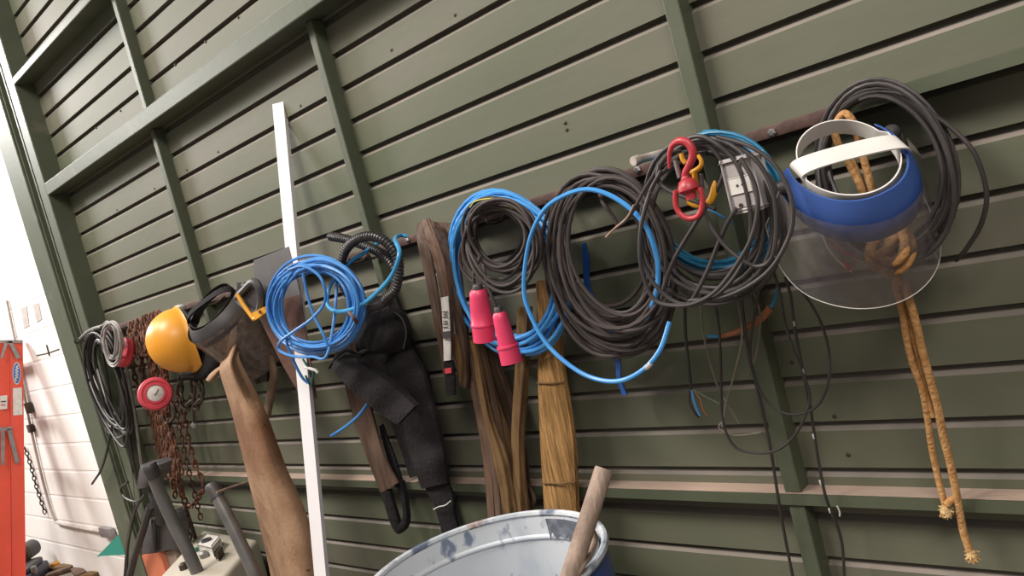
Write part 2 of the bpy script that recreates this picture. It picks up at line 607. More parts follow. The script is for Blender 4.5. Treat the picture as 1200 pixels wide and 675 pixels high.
struct(MB().add(box(-13, -4.30, .30, .42, -.02, 4.2)).mk('wall_left', plaster, None, smooth=False, origin=(-8, .3, 0)))
struct(MB().add(box(-13, 4, -6, .42, -.06, 0.0)).mk('floor', concrete, None, smooth=False))

# ------------------------------------------------------------------ hook rail
RZ = 1.659
rail = thing('hook_rail', 'rusty brown flat bar bolted along the green boards, everything hangs from it', 'rail', (-1.9, -.03, RZ))
rb = MB().add(obox(Vector((-2.315, -.022, RZ)), Vector((1.79, 0, 0)), Vector((0, .012, 0)), Vector((0, 0, .0115)), .002))
rb.add(box(-4.07, -.53, -.010, .012, RZ-.008, RZ+.008))
rb.mk('bar', railm, rail)
for px, py in ((905.5, 155.5), (478, 281), (748, 199)):
    p = at(px, py, -.034)
    mk('bolt', *lathe(p, Vector((0, -1, 0)), [(.0085, 0), (.0085, .005), (.005, .008)], 6), steel, rail)


def hook(px, y1=-.10, drop=.02):
    """a bent rod hook on the rail, which carries one of the coils"""
    t = (px-900)/(-425.0)
    p = at(px, 157+t*124, -.034)
    P = [Vector((p.x, -.034, RZ-.004)), Vector((p.x, y1*.6, RZ-drop)), Vector((p.x, y1, RZ-drop)), Vector((p.x, y1-.004, RZ-.006))]
    mk('hook', *tube([Vector(q) for q in spline([tuple(v) for v in P], 5)], .004, 6), darkiron, rail)


for px, yy in ((111, -.13), (128, -.16), (165, -.13), (205, -.12), (262, -.12), (300, -.1), (362, -.1), (430, -.1), (445, -.08), (505, -.07), (592, -.1), (655, -.08), (715, -.1), (1000, -.2)):
    if px != 1000:
        hook(px, yy)

# ------------------------------------------------------------------ left corner: ladder, pipes, clutter
LX = -6.4


def lad(px, py, x=LX):
    d = ray(px, py)
    return CAMP + d*((x-CAMP.x)/d.x)


ldr = thing('ladder', 'orange fibreglass ladder leaning on the white wall at the far left', 'ladder', (LX, -.2, 0))
p0, p1 = lad(26.5, 399), lad(30, 675)
dr = (p1-p0).normalized()
foot = p0+dr*((0-p0.z)/dr.z)
side = lad(0, 399)-p0
side = (side-dr*side.dot(dr)).normalized()     # across the rail, towards the room


def railbox(x, s0, s1, t=.004):
    c0 = p0+side*((s0+s1)/2)
    c1 = foot+side*((s0+s1)/2)
    return obox(Vector((x, 0, 0))+Vector((0, 1, 0))*((c0.y+c1.y)/2)+Vector((0, 0, 1))*((c0.z+c1.z)/2), Vector((t, 0, 0)), side*((s1-s0)/2), (c1-c0)/2, .0015)


w1 = (lad(11, 399)-p0).dot(side)
w2 = (lad(-3, 399)-p0).dot(side)
for xo in (0, -.42):
    q = MB().add(railbox(LX+xo, 0, w1)).add(railbox(LX+xo-.02, 0, .006, .02)).add(railbox(LX+xo-.02, w1-.006, w1, .02))
    q.mk('side_rail', orange, ldr)
    q = MB().add(railbox(LX+xo-.012, w1+.004, w2+.02)).add(railbox(LX+xo-.03, w2+.014, w2+.02, .02))
    q.mk('front_rail', orange, ldr)
for s in (.12, .42, .72, 1.02, 1.32, 1.62):
    c = p0+dr*s+side*(w1*.5)
    mk('rung', *obox(Vector((LX-.21, c.y, c.z)), Vector((.2, 0, 0)), side*.03, dr*.012, .003), galv, ldr)


def on_lad(px, py, lift=.006):
    return lad(px, py, LX+lift)


def lpoly(name, pts, m, lift=.0055, parent=ldr, d=.001):
    o = mk(name, *prism([on_lad(*p, lift) for p in pts], Vector((d, 0, 0))), m, parent, smooth=False)
    return o


lpoly('sticker', [(15, 455), (25.5, 454), (26.5, 486), (15.5, 487)], labelm)
st = lpoly('sticker', [(0, 464), (8.5, 463), (8.5, 479), (0, 480)], labelm)
lpoly('print', [(1, 470), (7, 469.5), (7, 471), (1, 471.5)], ink, .0067, st)
lpoly('print', [(1, 474), (6, 473.5), (6, 475), (1, 475.5)], redlab, .0067, st)
ov = [(19.6+4.9*cos(t*pi/12), 437.5+13.2*sin(t*pi/12)) for t in range(24)]
lg_ = lpoly('logo_badge', ov, labelm)
lpoly('logo_oval', [(19.6+(x-19.6)*.84, 437.5+(y-437.5)*.9) for x, y in ov], bluelogo, .0067, lg_)
sw = [(17.6, 447), (19.0, 445.5), (17.8, 443.5), (21, 442.5), (18.2, 440.5), (21.3, 439), (18.4, 437), (21.4, 435.5), (18.2, 434), (21.6, 431.5), (19, 430.5), (21.6, 428)]
mk('logo_script', *tube([on_lad(*s, .008) for s in spline(sw, 4)], .0035, 5), labelm, lg_)
for pts in ([(1, 505), (5.5, 505), (5, 545), (1, 545)], [(8, 503), (13, 502), (22.5, 541), (18, 544)], [(0, 501), (14, 500), (14, 504), (0, 505)], [(5, 402), (10, 400), (3, 420), (0, 420)], [(9, 400), (14, 400), (24, 419), (19, 421)], [(0, 398.5), (26, 398.5), (26, 402), (0, 402)]):
    lpoly('brace', pts, galv, .012, ldr, .004)

# pipe and bracket on the white wall
pipe = thing('wall_conduit', 'thin grey pipe running down the white wall and along its foot', 'pipe', at(65, 613, .28))
mk('pipe', *ptube([(24, 440), (37, 506), (51, 566), (63, 606), (72, 614), (117, 623)], 1.5, .285), mat('painted_pipe', (.46, .42, .38), .7, 0, (.34, .3, .27), 14), pipe)
mk('valve', *obox(at(126, 624, .28), Vector((.11, 0, 0)), Vector((0, .015, 0)), Vector((0, 0, .035)), .006), galv, pipe)
mk('clip', *obox(at(36, 502, .28), Vector((.04, 0, 0)), Vector((0, .015, 0)), Vector((0, 0, .03)), .004), darkiron, pipe)
mk('clip', *obox(at(34, 478, .28), Vector((.05, 0, 0)), Vector((0, .015, 0)), Vector((0, 0, .04)), .004), darkiron, pipe)
pl2 = MB().add(ptube([(8, 352), (18, 400), (31, 458), (36, 480)], 1.3, .288))
wallgrey = mat('pale_grey_wall_fitting', (.50, .46, .43), .7, 0, (.38, .35, .32), 20)
tag(pl2.mk('wall_pipe', wallgrey), 'thin grey pipe above the orange ladder on the white wall', 'pipe')


def chain(P, r, pitch, seed=0):
    """interlocking oval links along a path"""
    out = MB()
    L = [0]
    for a, c in zip(P, P[1:]):
        L.append(L[-1]+(c-a).length)
    n = max(2, int(L[-1]/pitch))
    j = 0
    for k in range(n):
        s = (k+.5)*pitch
        while j < len(L)-2 and L[j+1] < s:
            j += 1
        f = (s-L[j])/max(1e-6, L[j+1]-L[j])
        c = P[j].lerp(P[j+1], min(1, f))
        t = (P[j+1]-P[j]).normalized()
        N = t.orthogonal().normalized()
        N.rotate(Matrix.Rotation(radians(45+90*(k % 2)+seed*20), 3, t))
        pts = []
        hl, hw = pitch*.5+r*1.0, pitch*.34
        for a in range(10):
            th = 2*pi*a/10
            pts.append(c+t*(cos(th)*hl)+N*(sin(th)*hw))
        out.add(tube(pts, r, 5, True))
    return out


ch = chain(ppath([(29, 524), (36, 546), (44, 575), (54, 605)], 8, .285), .0045, .034)
tag(ch.mk('chain', darkiron), 'thin dark chain hanging on the white wall beside the ladder', 'chain')
def prism_plate(P):
    return MB().add(prism(P[:-1], Vector((0, .004, 0))))


# survey cross marked with two wires
cr = MB().add(ptube([(43, 416.5), (56, 413.5), (69, 409)], .5, .297)).add(ptube([(54.5, 404), (56, 410), (57.8, 417)], .8, .296))
tag(cr.mk('wall_bracket', darkiron), 'small dark cross shaped bracket on the white wall beside the green column', 'bracket')
for pts, lab in (([(38, 357), (45, 355), (49, 374), (43, 378)], 'faint grey plate high on the white wall, right one of two'), ([(24, 361), (31, 359), (34, 382), (28, 385)], 'faint grey plate on the white wall, left one of two')):
    P = ppath(pts+[pts[0]], 1, .297)
    tag(prism_plate(P).mk('wall_plate', wallgrey, smooth=False), lab, 'plate')

# clutter on the floor at the left
tool = thing('power_tool', 'black power tool lying on the floor by the orange ladder', 'tool', (-6.75, 0.0, 0))


def fl(px, py, z):
    d = ray(px, py)
    return CAMP+d*((z-CAMP.z)/d.z)


tz = .20
mk('body', *tube([fl(8, 661, tz), fl(18, 654, tz), fl(28, 648, tz), fl(39, 641, tz), fl(41, 640, tz)], .065, 12, rfun=lambda i, n: (.8, 1, 1.05, 1, .8)[i]), charcoal, tool)
mk('nose', *tube([fl(0, 667, tz), fl(3, 664.5, tz), fl(9, 660, tz)], .035, 10), navy, tool)
mk('collar', *tube([fl(22, 652, tz), fl(26, 649.5, tz)], .078, 12), darkiron, tool)
mk('grip', *tube([fl(30, 648, tz), fl(28, 656, .10), fl(26, 664, .03)], .035, 8), charcoal, tool)
case = thing('tool_case', 'dark navy tool case on the floor in front of the black power tool', 'tool case', (-6.2, -.1, 0))
cA, cB = fl(14, 668, .10), fl(56, 655, .10)
cx_ = (cB-cA)
cv = Vector((-cx_.y, cx_.x, 0)).normalized()
mk('body', *obox((cA+cB)/2-Vector((0, 0, .05))-cv*.16, cx_*.5, cv*.17, Vector((0, 0, .05)), .02), navy, case)
mk('lid', *obox((cA+cB)/2+Vector((0, 0, .02))-cv*.16, cx_*.42, cv*.15, Vector((0, 0, .025)), .02), charcoal, case)
mk('latch', *obox(fl(40, 668, .11), cx_*.06, cv*.02, Vector((0, 0, .03)), .005), galv, case)
yk = fl(67, 661, .02)
tag(mk('yellow_wedge', *obox(yk, Vector((.04, .01, 0)), Vector((-.01, .04, 0)), Vector((0, 0, .02)), .01), yel), 'small yellow wedge on the floor at the foot of the white wall', 'wedge')
for k, (px, py, a, ln) in enumerate(((76, 664, .3, .14), (92, 670, -.2, .18), (70, 670, .9, .1), (104, 674, .2, .12))):
    c = fl(px, py, .02)
    tag(mk('wood_scrap', *obox(c, Vector((cos(a), sin(a), .05))*ln, Vector((-sin(a), cos(a), 0))*.035, Vector((0, 0, .016)), .004), (olive, beltl, beltm, olive)[k]),
        ('short brown wood scrap nearest the yellow wedge', 'dusty brown wood scrap in the middle of the litter by the white wall', 'dark brown wood scrap behind the navy tool case', 'olive wood scrap farthest right at the foot of the white wall')[k], 'wood scrap', 'wood scraps by the white wall')

# teal scoop poking out behind the green column
sc_ = MB()
A_, B_, C_, D_ = at(113, 653, .12), at(140, 625, .12), at(150, 640, .12), at(120, 652, .20)
q = [A_, B_, C_, D_]
sc_.add(prism([A_, B_, C_, at(158, 648, .12), at(174, 700, .12), at(168, 702, .12), at(151, 650, .12), at(119, 651.5, .12)], Vector((-.03, .06, .0))))
tag(sc_.mk('plastic_scoop', tealp, smooth=False), 'teal plastic scoop poking out behind the green column', 'scoop')

# ------------------------------------------------------------------ things on the left of the rail
# black cable bundle
c = MB().add(coil(127, 452, 20, 67, 13, -.05, -.17, 1.5, rot=14, smin=.72, jc=2.5, seed=3, fix=.9,
                  tail=[(131, 480, -.12), (127, 520, -.12), (119, 549, -.12), (108, 567, -.12)]))
c.add(coil(131, 455, 13, 58, 6, -.10, -.2, 1.3, rot=16, smin=.7, jc=2.5, seed=5, fix=.9))
tag(c.mk('cable_coil', blackc2), 'long black cable bundle hanging beside the green column with one loose end', 'cable')
c = MB()
for k, pts in enumerate(([(141, 470), (150, 520), (157, 560), (158, 593), (150, 630), (146, 676)], [(146, 480), (156, 540), (165, 580), (158, 600), (150, 640), (149, 676)], [(150, 565), (142, 572), (146, 583), (160, 588), (170, 580)])):
    c.add(ptube(pts, 1.5, -.08-.03*k))
tag(c.mk('cable_drop', blackc2), 'black cables dropping from the bundle to behind the machine at left', 'cable')
c = MB().add(coil(131, 403, 11, 25, 8, -.19, -.25, 1.15, rot=5, smin=.72, jc=3, seed=8, ja=.14, lead=[(112, 384, -.17), (120, 381, -.19)]))
tag(c.mk('wire_coil', greyc), 'small grey wire coil over the top of the black cable bundle', 'wire')
# galvanised bracket carrying them
tag(mk('wall_hook', *ptube([(90, 402, -.02), (96, 395, -.08), (104, 388, -.13), (113, 384, -.17), (119, 383, -.18)], 2.0), galv), 'grey bent hook on the green column carrying the black cable bundle', 'hook')
# flat red reel
fc = (CAMP-at(148, 413, -.2)).normalized()
rd = thing('tape_reel', 'dull red reel half hidden behind the grey wire coil', 'reel', at(148, 413, -.16))
ax = (fc*.55-CR*.75+CU*.1).normalized()
mk('disc', *lathe(at(146, 413, -.17), ax, [(.055, -.02), (.062, -.012), (.062, .012), (.05, .02), (.02, .02)], 24), redd, rd)
mk('hub', *lathe(at(146, 413, -.17), ax, [(.022, .012), (.022, .028), (.012, .028)], 16), darkiron, rd)
# chrome rod
tag(mk('steel_rod', *ptube([(147, 428, -.1), (157, 478, -.1), (167, 552, -.12)], 2.1), steel), 'bright steel rod hanging between black cables and rusty chains', 'rod')

# rusty chains
c = MB()
Rr = random.Random(4)
for k in range(9):
    x0 = 152+k*4.2+Rr.uniform(-2, 2)
    xe = 176+k*2.6
    y_ = -.04-.015*k
    pts = [(x0, 378-k*1.6, y_), (x0+5, 405, y_-.02), (x0+9+Rr.uniform(-3, 3), 440, y_-.02), (xe, 485, y_), (xe+8, 520+Rr.uniform(-4, 4), y_), (xe+18+Rr.uniform(-3, 3), 552+Rr.uniform(0, 40), y_)]
    c.V, c.F, c.M = c.V, c.F, c.M
    q = chain(ppath(pts, 8), .0046, .029, k)
    c.add((q.V, q.F))
for k in range(6):
    x0 = 150+Rr.uniform(0, 30)
    pts = [(x0, 380, -.1), (x0+4, 400+10*Rr.random(), -.13), (x0+18, 415, -.14), (x0+24, 395, -.14), (x0+22, 376, -.1)]
    q = chain(ppath(pts, 8), .0046, .029, k)
    c.add((q.V, q.F))
q = chain(ppath([(190, 500, -.12), (204, 548, -.12), (216, 586, -.12), (219, 610, -.12), (222, 632, -.12)], 8), .0046, .029, 2)
c.add((q.V, q.F))
tag(c.mk('chain', rust), 'thick bunch of rusty chain hanging left of the yellow hard hat', 'chain')
c = chain(ppath([(214, 470, -.06), (219, 508, -.07), (229, 545, -.08), (238, 568, -.08), (231, 586, -.08), (221, 595, -.08)], 8), .0046, .029, 1)
q = chain(ppath([(209, 455, -.06), (207, 480, -.06), (214, 520, -.07), (222, 556, -.07), (236, 610, -.06)], 8), .0035, .026, 1)
c.add((q.V, q.F))
tag(c.mk('chain', rust), 'thin rusty chain strand looping up below the hard hat', 'chain')
hc = thing('chain_sling', 'dark short chain with a long drop pin under the hard hat peak', 'chain', at(224, 445, -.12))
q = chain(ppath([(212, 440, -.1), (211, 462, -.12), (219, 478, -.13), (226, 462, -.13), (227, 440, -.12)], 8), .006, .036, 0)
q2 = chain(ppath([(226, 438, -.12), (236, 455, -.13), (233, 472, -.13), (226, 480, -.13)], 8), .006, .036, 0)
q.add((q2.V, q2.F))
q.mk('links', darkiron, hc)
mk('pin', *ptube([(223, 445, -.13), (226, 470, -.13), (227.5, 497, -.13)], 1.6), darkiron, hc)
mk('pin_knob', *lathe(at(227.5, 498, -.13), CU, [(.006, -.012), (.011, -.004), (.011, .004), (.006, .012)], 10), greyc, hc)
# S hook
tag(mk('s_hook', *ptube([(199, 470, -.16), (205, 480, -.16), (203, 490, -.16), (195, 496, -.16), (190, 488, -.16)], 1.9), darkiron), 'dark S shaped hook right of the red disc', 'hook')

# red disc with grey hub
fd = (CAMP-at(182, 461, -.24)).normalized()
o_ = at(182, 461, -.24)
mp_ = mpp(o_)
rd = thing('warning_disc', 'round pinkish red disc with a pale grey centre on the rusty chains', 'disc', o_)
axd = (fd+CU*.10).normalized()
mk('ring', *lathe(o_, axd, [(19*mp_, -.045), (19.6*mp_, -.03), (19.4*mp_, -.006), (18*mp_, .004), (15*mp_, .006), (14.3*mp_, .001), (12.5*mp_, .001), (11.6*mp_, .008), (10*mp_, .008), (9.6*mp_, -.004)], 40), redd, rd)
mk('hub', *lathe(o_, axd, [(9.5*mp_, -.01), (9.5*mp_, .004), (8.5*mp_, .006)], 32), labelm, rd)
mk('hub_print', *tube([o_+axd*.008-CR*.006-CU*.012, o_+axd*.008+CR*.004+CU*.0, o_+axd*.008+CR*.012+CU*.016], .002, 5), ink, rd)

# hard hat
ho = at(213, 398, -.14)
hm = mpp(ho)
Cd = (-CR*.76-CU*.22-fw*.60).normalized()
Pk = (CR*.40-CU*.9)
Pk = (Pk-Cd*Pk.dot(Cd)).normalized()
Sd = Cd.cross(Pk)
hat = thing('hard_hat', 'yellow hard hat hung on its side, peak pointing down', 'hard hat', ho)
V, Fc = [], []
NA, NB = 40, 14
A_h, B_h, C_h = 34*hm, 38*hm, 38*hm


def hpt(t, ph, gr=0.0):
    rr = cos(ph)
    ridge = 1+0.035*math.exp(-(sin(t)*rr/.16)**2)*(sin(ph)+.15) if True else 1
    return ho + (Pk*cos(t)*rr*B_h + Sd*sin(t)*rr*A_h + Cd*sin(ph)*C_h)*(ridge+gr)


for i in range(NB+1):
    ph = (pi/2)*i/NB*.995
    for k in range(NA):
        V.append(hpt(2*pi*k/NA, ph))
for i in range(NB):
    for k in range(NA):
        k2 = (k+1) % NA
        Fc.append((i*NA+k, i*NA+k2, (i+1)*NA+k2, (i+1)*NA+k))
# brim with a longer peak
n0 = len(V)
for k in range(NA):
    t = 2*pi*k/NA
    pk = max(0, cos(t))**2.0
    e = 1.05+.26*pk
    V.append(ho+Pk*cos(t)*B_h*e+Sd*sin(t)*A_h*(1.05+.02*pk)-Cd*(.008+.025*pk))
for k in range(NA):
    k2 = (k+1) % NA
    Fc.append((k, n0+k, n0+k2, k2))
n1 = len(V)
for k in range(NA):
    t = 2*pi*k/NA
    V.append(ho+Pk*cos(t)*B_h*.97+Sd*sin(t)*A_h*.97-Cd*.012)
for k in range(NA):
    k2 = (k+1) % NA
    Fc.append((n0+k, n1+k, n1+k2, n0+k2))
n2 = len(V)
for i in range(1, NB+1):
    ph = (pi/2)*i/NB*.99
    for k in range(NA):
        p = hpt(2*pi*k/NA, ph)
        V.append(ho+(p-ho)*.965)
for k in range(NA):
    k2 = (k+1) % NA
    Fc.append((n1+k, n2+k, n2+k2, n1+k2))
for i in range(NB-1):
    for k in range(NA):
        k2 = (k+1) % NA
        Fc.append((n2+i*NA+k, n2+i*NA+k2, n2+(i+1)*NA+k2, n2+(i+1)*NA+k))
mk('shell', V, Fc, hat_m, hat)
# suspension band inside and behind
P = [ho+Pk*cos(2*pi*k/30)*B_h*.86+Sd*sin(2*pi*k/30)*A_h*.86-Cd*.02 for k in range(30)]
mk('headband', *tube(P, .012, 6, True), charcoal, hat)
mk('band_knob', *lathe(ho-Pk*B_h*.9-Cd*.03, -Pk, [(.018, 0), (.022, .01), (.018, .02)], 14), labelm, hat)
pv = [(203, 434, -.14), (222, 437, -.14), (240, 430, -.12), (258, 420, -.11), (240, 437, -.12)]
# sweat pad hanging under the peak
mk('sweat_pad', *loft([(205, 440, 222, 446, -.13), (226, 436, 242, 444, -.13), (232, 415, 262, 426, -.11), (236, 396, 270, 408, -.1)], 6, .012, bulge=.02), fabric, hat)


# ------------------------------------------------------------------ face shields (one builder, two sizes)
def face_shield(root, o, X, Y, Z, a, bb, gm, bandm, vm, vis_len, vis_w=1.28, gh=.07, strap=True, flare=.0, sway=.0):
    """o = centre of head ring; X right, Y forward (brow), Z head-up"""
    def P(t, r, z, ka=1.0):
        return o+X*(sin(t)*a*r*ka)+Y*(cos(t)*bb*r)+Z*z
    # brow guard: shell that is deep in front and pointed at the temples
    V, Fc = [], []
    N, K = 40, 8
    for i in range(N+1):
        t = radians(-112+224*i/N)
        u = abs(-1+2*i/N)
        h = gh*(1-.55*u**2.2)
        for k in range(K+1):
            f = k/K
            V.append(P(t, 1.04+.26*(1-(1-f)**2)*(1-.5*u**3), .014*(1-u)+.006-h*f))
    m = len(V)
    for i in range(m):
        V.append(V[i]+(o-V[i]).normalized()*.003)
    w = K+1
    for i in range(N):
        for k in range(K):
            q = i*w+k
            Fc += [(q, q+1, q+w+1, q+w), (m+q, m+q+w, m+q+w+1, m+q+1)]
        Fc += [(i*w, i*w+w, m+i*w+w, m+i*w), (i*w+K, m+i*w+K, m+i*w+w+K, i*w+w+K)]
    for k in range(K):
        Fc += [(k, m+k, m+k+1, k+1), (N*w+k, N*w+k+1, m+N*w+k+1, m+N*w+k)]
    mk('brow_guard', V, Fc, gm, root)
    # headband ring
    V, Fc = [], []
    N = 48
    for i in range(N):
        t = 2*pi*i/N
        wv = 1.0 if cos(t) > 0 else .9
        for (r, z) in ((.93, .018), (.93, -.012), (.905, -.012), (.905, .018)):
            V.append(P(t, r*wv, z))
    for i in range(N):
        j = (i+1) % N
        for k in range(4):
            k2 = (k+1) % 4
            Fc.append((i*4+k, i*4+k2, j*4+k2, j*4+k))
    hb = mk('headband', V, Fc, bandm, root)
    if strap:
        V, Fc = [], []
        N = 24
        for i in range(N+1):
            s = -1+2*i/N
            t = s*1.0
            zz = .015+strap*(1-abs(s)**2.6)
            c_ = o+X*(sin(t*pi/2)*a*.95)+Z*zz+Y*(.012*bb/.1+sway*sin(t*pi/2)*a)
            for dy_, dz_ in ((-.017, 0), (.017, 0), (.017, .003), (-.017, .003)):
                V.append(c_+Y*dy_+Z*dz_)
        for i in range(N):
            for k in range(4):
                k2 = (k+1) % 4
                Fc.append((i*4+k, i*4+k2, i*4+4+k2, i*4+4+k))
        Fc += [(0, 1, 2, 3), (N*4+3, N*4+2, N*4+1, N*4)]
        mk('crown_strap', V, Fc, bandm, root)
    # visor: one curved sheet with rounded lower corners
    V, Fc = [], []
    N, K = 44, 14
    for i in range(N+1):
        s = -1+2*i/N
        t = radians(98*s)
        cr_ = max(0, abs(s)-.62)/.38
        low = vis_len*(1-.55*(1-math.sqrt(max(0, 1-cr_**2))))
        top = -.012-.0*abs(s)
        for k in range(K+1):
            f = k/K
            V.append(P(t, vis_w*(1.0+flare*f), top-(low+top)*f, 1.03))
    m = len(V)
    for i in range(m):
        V.append(V[i]+(o-V[i]).normalized()*.0012)
    w = K+1
    for i in range(N):
        for k in range(K):
            q = i*w+k
            Fc.append((q, q+1, q+w+1, q+w))
    mk('visor', V[:m], Fc, vm, root)
    # clear edge bead
    edge = [V[k] for k in range(0, K+1)]+[V[i*w+K] for i in range(N+1)]+[V[N*w+k] for k in range(K, -1, -1)]
    mk('visor_rim', *tube(edge, .0009, 6), bandm if bandm is whitep else gm, root)
    for t in (-100, 100):
        p = P(radians(t), 1.16, -.012)
        d = (p-o).normalized()
        mk('pivot_knob', *lathe(p, d, [(.012, -.004), (.014, .004), (.011, .012), (.004, .012)], 14), charcoal, root)
    return P


# blue one on the right
so = at(990, 190, -.20)
fs = thing('face_shield', 'clear face shield with blue brow guard and white headband', 'face shield', so)
Xs = (CR*.89+CU*.45-fw*.04).normalized()
Zs = (CU*.68-fw*.74-CR*.12)
Zs = (Zs-Xs*Zs.dot(Xs)).normalized()
Ys = Xs.cross(Zs)
face_shield(fs, so, Xs, Ys, Zs, .080, .098, visblue, whitep, clearvis, .183, strap=.016, flare=.27, sway=.30)

# charcoal one on the left
so = at(252, 360, -.18)
fs2 = thing('face_shield', 'charcoal face shield with dusty smoked visor beside the yellow hard hat', 'face shield', so)
Xs = (CR*.80+CU*.55-fw*.15).normalized()
Zs = (CU*.75-fw*.60-CR*.30)
Zs = (Zs-Xs*Zs.dot(Xs)).normalized()
Ys = Xs.cross(Zs)
face_shield(fs2, so, Xs, Ys, Zs, .102, .115, charcoal, fabric, smokevis, .24, strap=.03, gh=.055)

# ------------------------------------------------------------------ leather, bag, saw
def lf(u, v):
    pin = math.exp(-((v-.25)/.16)**2)
    return -.012*cos(u*11+v*2)*pin-.004*sin(v*21+u*4)*(1-.6*v)


# grimy brown band worn into the upper half of the hide
nt = leather.node_tree
bs = nt.nodes['Principled BSDF']
src = bs.inputs['Base Color'].links[0].from_socket
tc = nt.nodes.new('ShaderNodeTexCoord')
sx = nt.nodes.new('ShaderNodeSeparateXYZ')
nt.links.new(tc.outputs['Object'], sx.inputs[0])
nz = nt.nodes.new('ShaderNodeTexNoise')
nz.inputs['Scale'].default_value = 8
nz.inputs['Detail'].default_value = 6
nt.links.new(tc.outputs['Object'], nz.inputs['Vector'])
ma = nt.nodes.new('ShaderNodeMath')
ma.operation = 'MULTIPLY_ADD'
ma.inputs[1].default_value = .30
nt.links.new(nz.outputs['Fac'], ma.inputs[0])
nt.links.new(sx.outputs['Z'], ma.inputs[2])
cr2 = nt.nodes.new('ShaderNodeValToRGB')
els = cr2.color_ramp.elements
els[0].position, els[0].color = .12, (0, 0, 0, 1)
els[1].position, els[1].color = .22, (.55, .55, .55, 1)
e3 = els.new(.30)
e3.color = (.75, .75, .75, 1)
e4 = els.new(.42)
e4.color = (.05, .05, .05, 1)
nt.links.new(ma.outputs[0], cr2.inputs[0])
mx = nt.nodes.new('ShaderNodeMix')
mx.data_type = 'RGBA'
nt.links.new(cr2.outputs[0], mx.inputs['Factor'])
nt.links.new(src, mx.inputs[6])
mx.inputs[7].default_value = (.13, .05, .018, 1)
nt.links.new(mx.outputs[2], bs.inputs['Base Color'])
lea = thing('leather_apron', 'long stained tan leather apron hanging to the floor beside the white tube', 'apron', at(310, 540, -.16))
mk('hide', *loft([(272, 380, 282, 378, -.10), (268, 400, 283, 397, -.13), (262, 419, 279, 412, -.19), (257, 434, 281, 425, -.23), (265, 462, 297, 456, -.23), (271, 482, 311, 484, -.24), (280, 518, 323, 517, -.245), (289, 555, 336, 552, -.25), (300, 600, 354, 592, -.25), (312, 650, 369, 640, -.25), (320, 690, 380, 690, -.25), (328, 730, 390, 730, -.25)], 16, .004, 8, .055, lf), leather, lea)
mk('knot_flap', *loft([(268, 424, 262, 430, -.2), (256, 430, 256, 438, -.21), (246, 438, 250, 446, -.21), (241, 445, 247, 449, -.2)], 6, .006, 5, .012), leather, lea)
bag = thing('cloth_bag', 'dark brown cloth bag with a tan strap hanging below the saw handle', 'bag', at(300, 400, -.07))
mk('body', *loft([(280, 345, 300, 345, -.06), (278, 370, 306, 366, -.07), (280, 400, 315, 395, -.08), (284, 430, 318, 425, -.08), (292, 452, 318, 446, -.07)], 10, .01, 6, .03, lambda u, v: .008*cos(u*12)), mat('dark_brown_cloth', (0.045, 0.032, 0.026), .85, 0, (0.07, .05, .04), 14, .4), bag)
mk('strap', *loft([(313, 415, 320, 418, -.09), (316, 440, 324, 440, -.1), (312, 462, 321, 462, -.1), (308, 488, 316, 490, -.09)], 4, .004, 5, .006), mat('tan_bag_strap', (.19, .12, .07), .8, 0, (.12, .075, .045), 20), bag)

saw = thing('hand_saw', 'hand saw with black and yellow handle and partly rusted blade', 'saw', at(310, 340, -.10))
blade = [(297, 303), (338, 288), (351, 340), (366, 455), (371, 474), (356, 470), (327, 424), (308, 385), (300, 350)]
mid = [(301, 366), (326, 352), (352, 345)]
up_ = [(297, 305), (338, 289), (352, 345), (326, 352), (301, 367)]
lo_ = [(301, 367), (326, 352), (352, 345), (360, 400), (371, 466), (358, 474), (331, 428)]
mk('blade', *prism([at(*p, -.17) for p in up_], Vector((0, .002, 0))), sawblade, saw, smooth=False)
mk('rusty_blade', *prism([at(*p, -.17) for p in lo_], Vector((0, .002, 0))), sawrust, saw, smooth=False)['label'] = 'rusted brown lower part of blade'
hr = MB().add(ptube([(279, 350, -.20), (288, 338, -.20), (297, 330, -.20), (303, 336, -.20), (306, 352, -.20), (303, 366, -.20), (296, 366, -.20), (288, 360, -.20)], 4.6, closed=True))
hr.add(loft([(283, 344, 303, 333, -.195), (290, 358, 306, 350, -.195), (297, 368, 308, 362, -.195)], 4, .01))
hr.mk('handle', charcoal, saw)
yt = MB().add(ptube([(278, 345, -.215), (286, 358, -.215), (296, 372, -.215), (298, 373.5, -.215), (304, 370, -.215), (311, 365, -.215)], 2.6))
yt.add(prism([at(*p, -.222) for p in ((295, 367), (308, 360), (312, 366), (299, 375))], Vector((0, .02, 0))))
yt.mk('handle_trim', yel, saw)
mk('screw', *lathe(at(305, 365.5, -.226), Vector((0, -1, 0)), [(.006, 0), (.006, .003)], 8), darkiron, saw)

# ------------------------------------------------------------------ white square tube leaning on the wall
BX = -2.2


def bx(px, py):
    d = ray(px, py)
    return CAMP+d*((BX-CAMP.x)/d.x)


t0, t1 = bx(327.5, 121.5), bx(377.2, 675)
dd = (t1-t0).normalized()
t2 = t0+dd*((0.0-t0.z)/dd.z)
ux_ = Vector((.91, .41, 0))
ux_ = (ux_-dd*ux_.dot(dd)).normalized()
nrm = ux_.cross(dd).normalized()
hw_, ht_ = .0205, .009
ring = lambda c_, k: [c_+ux_*hw_*k*a_+nrm*ht_*k*b_ for a_, b_ in ((-1, -1), (1, -1), (1, 1), (-1, 1))]
vv = 1.0
mk_ = ring(t0, vv)+ring(t2, vv)+ring(t0, vv*.86)+ring(t0+dd*.3, vv*.86)
ff = [(i, (i+1) % 4, 4+(i+1) % 4, 4+i) for i in range(4)]+[(4, 5, 6, 7)]+[(i, 8+i, 8+(i+1) % 4, (i+1) % 4) for i in range(4)]+[(8+i, 12+i, 12+(i+1) % 4, 8+(i+1) % 4) for i in range(4)]+[(12, 13, 14, 15)]
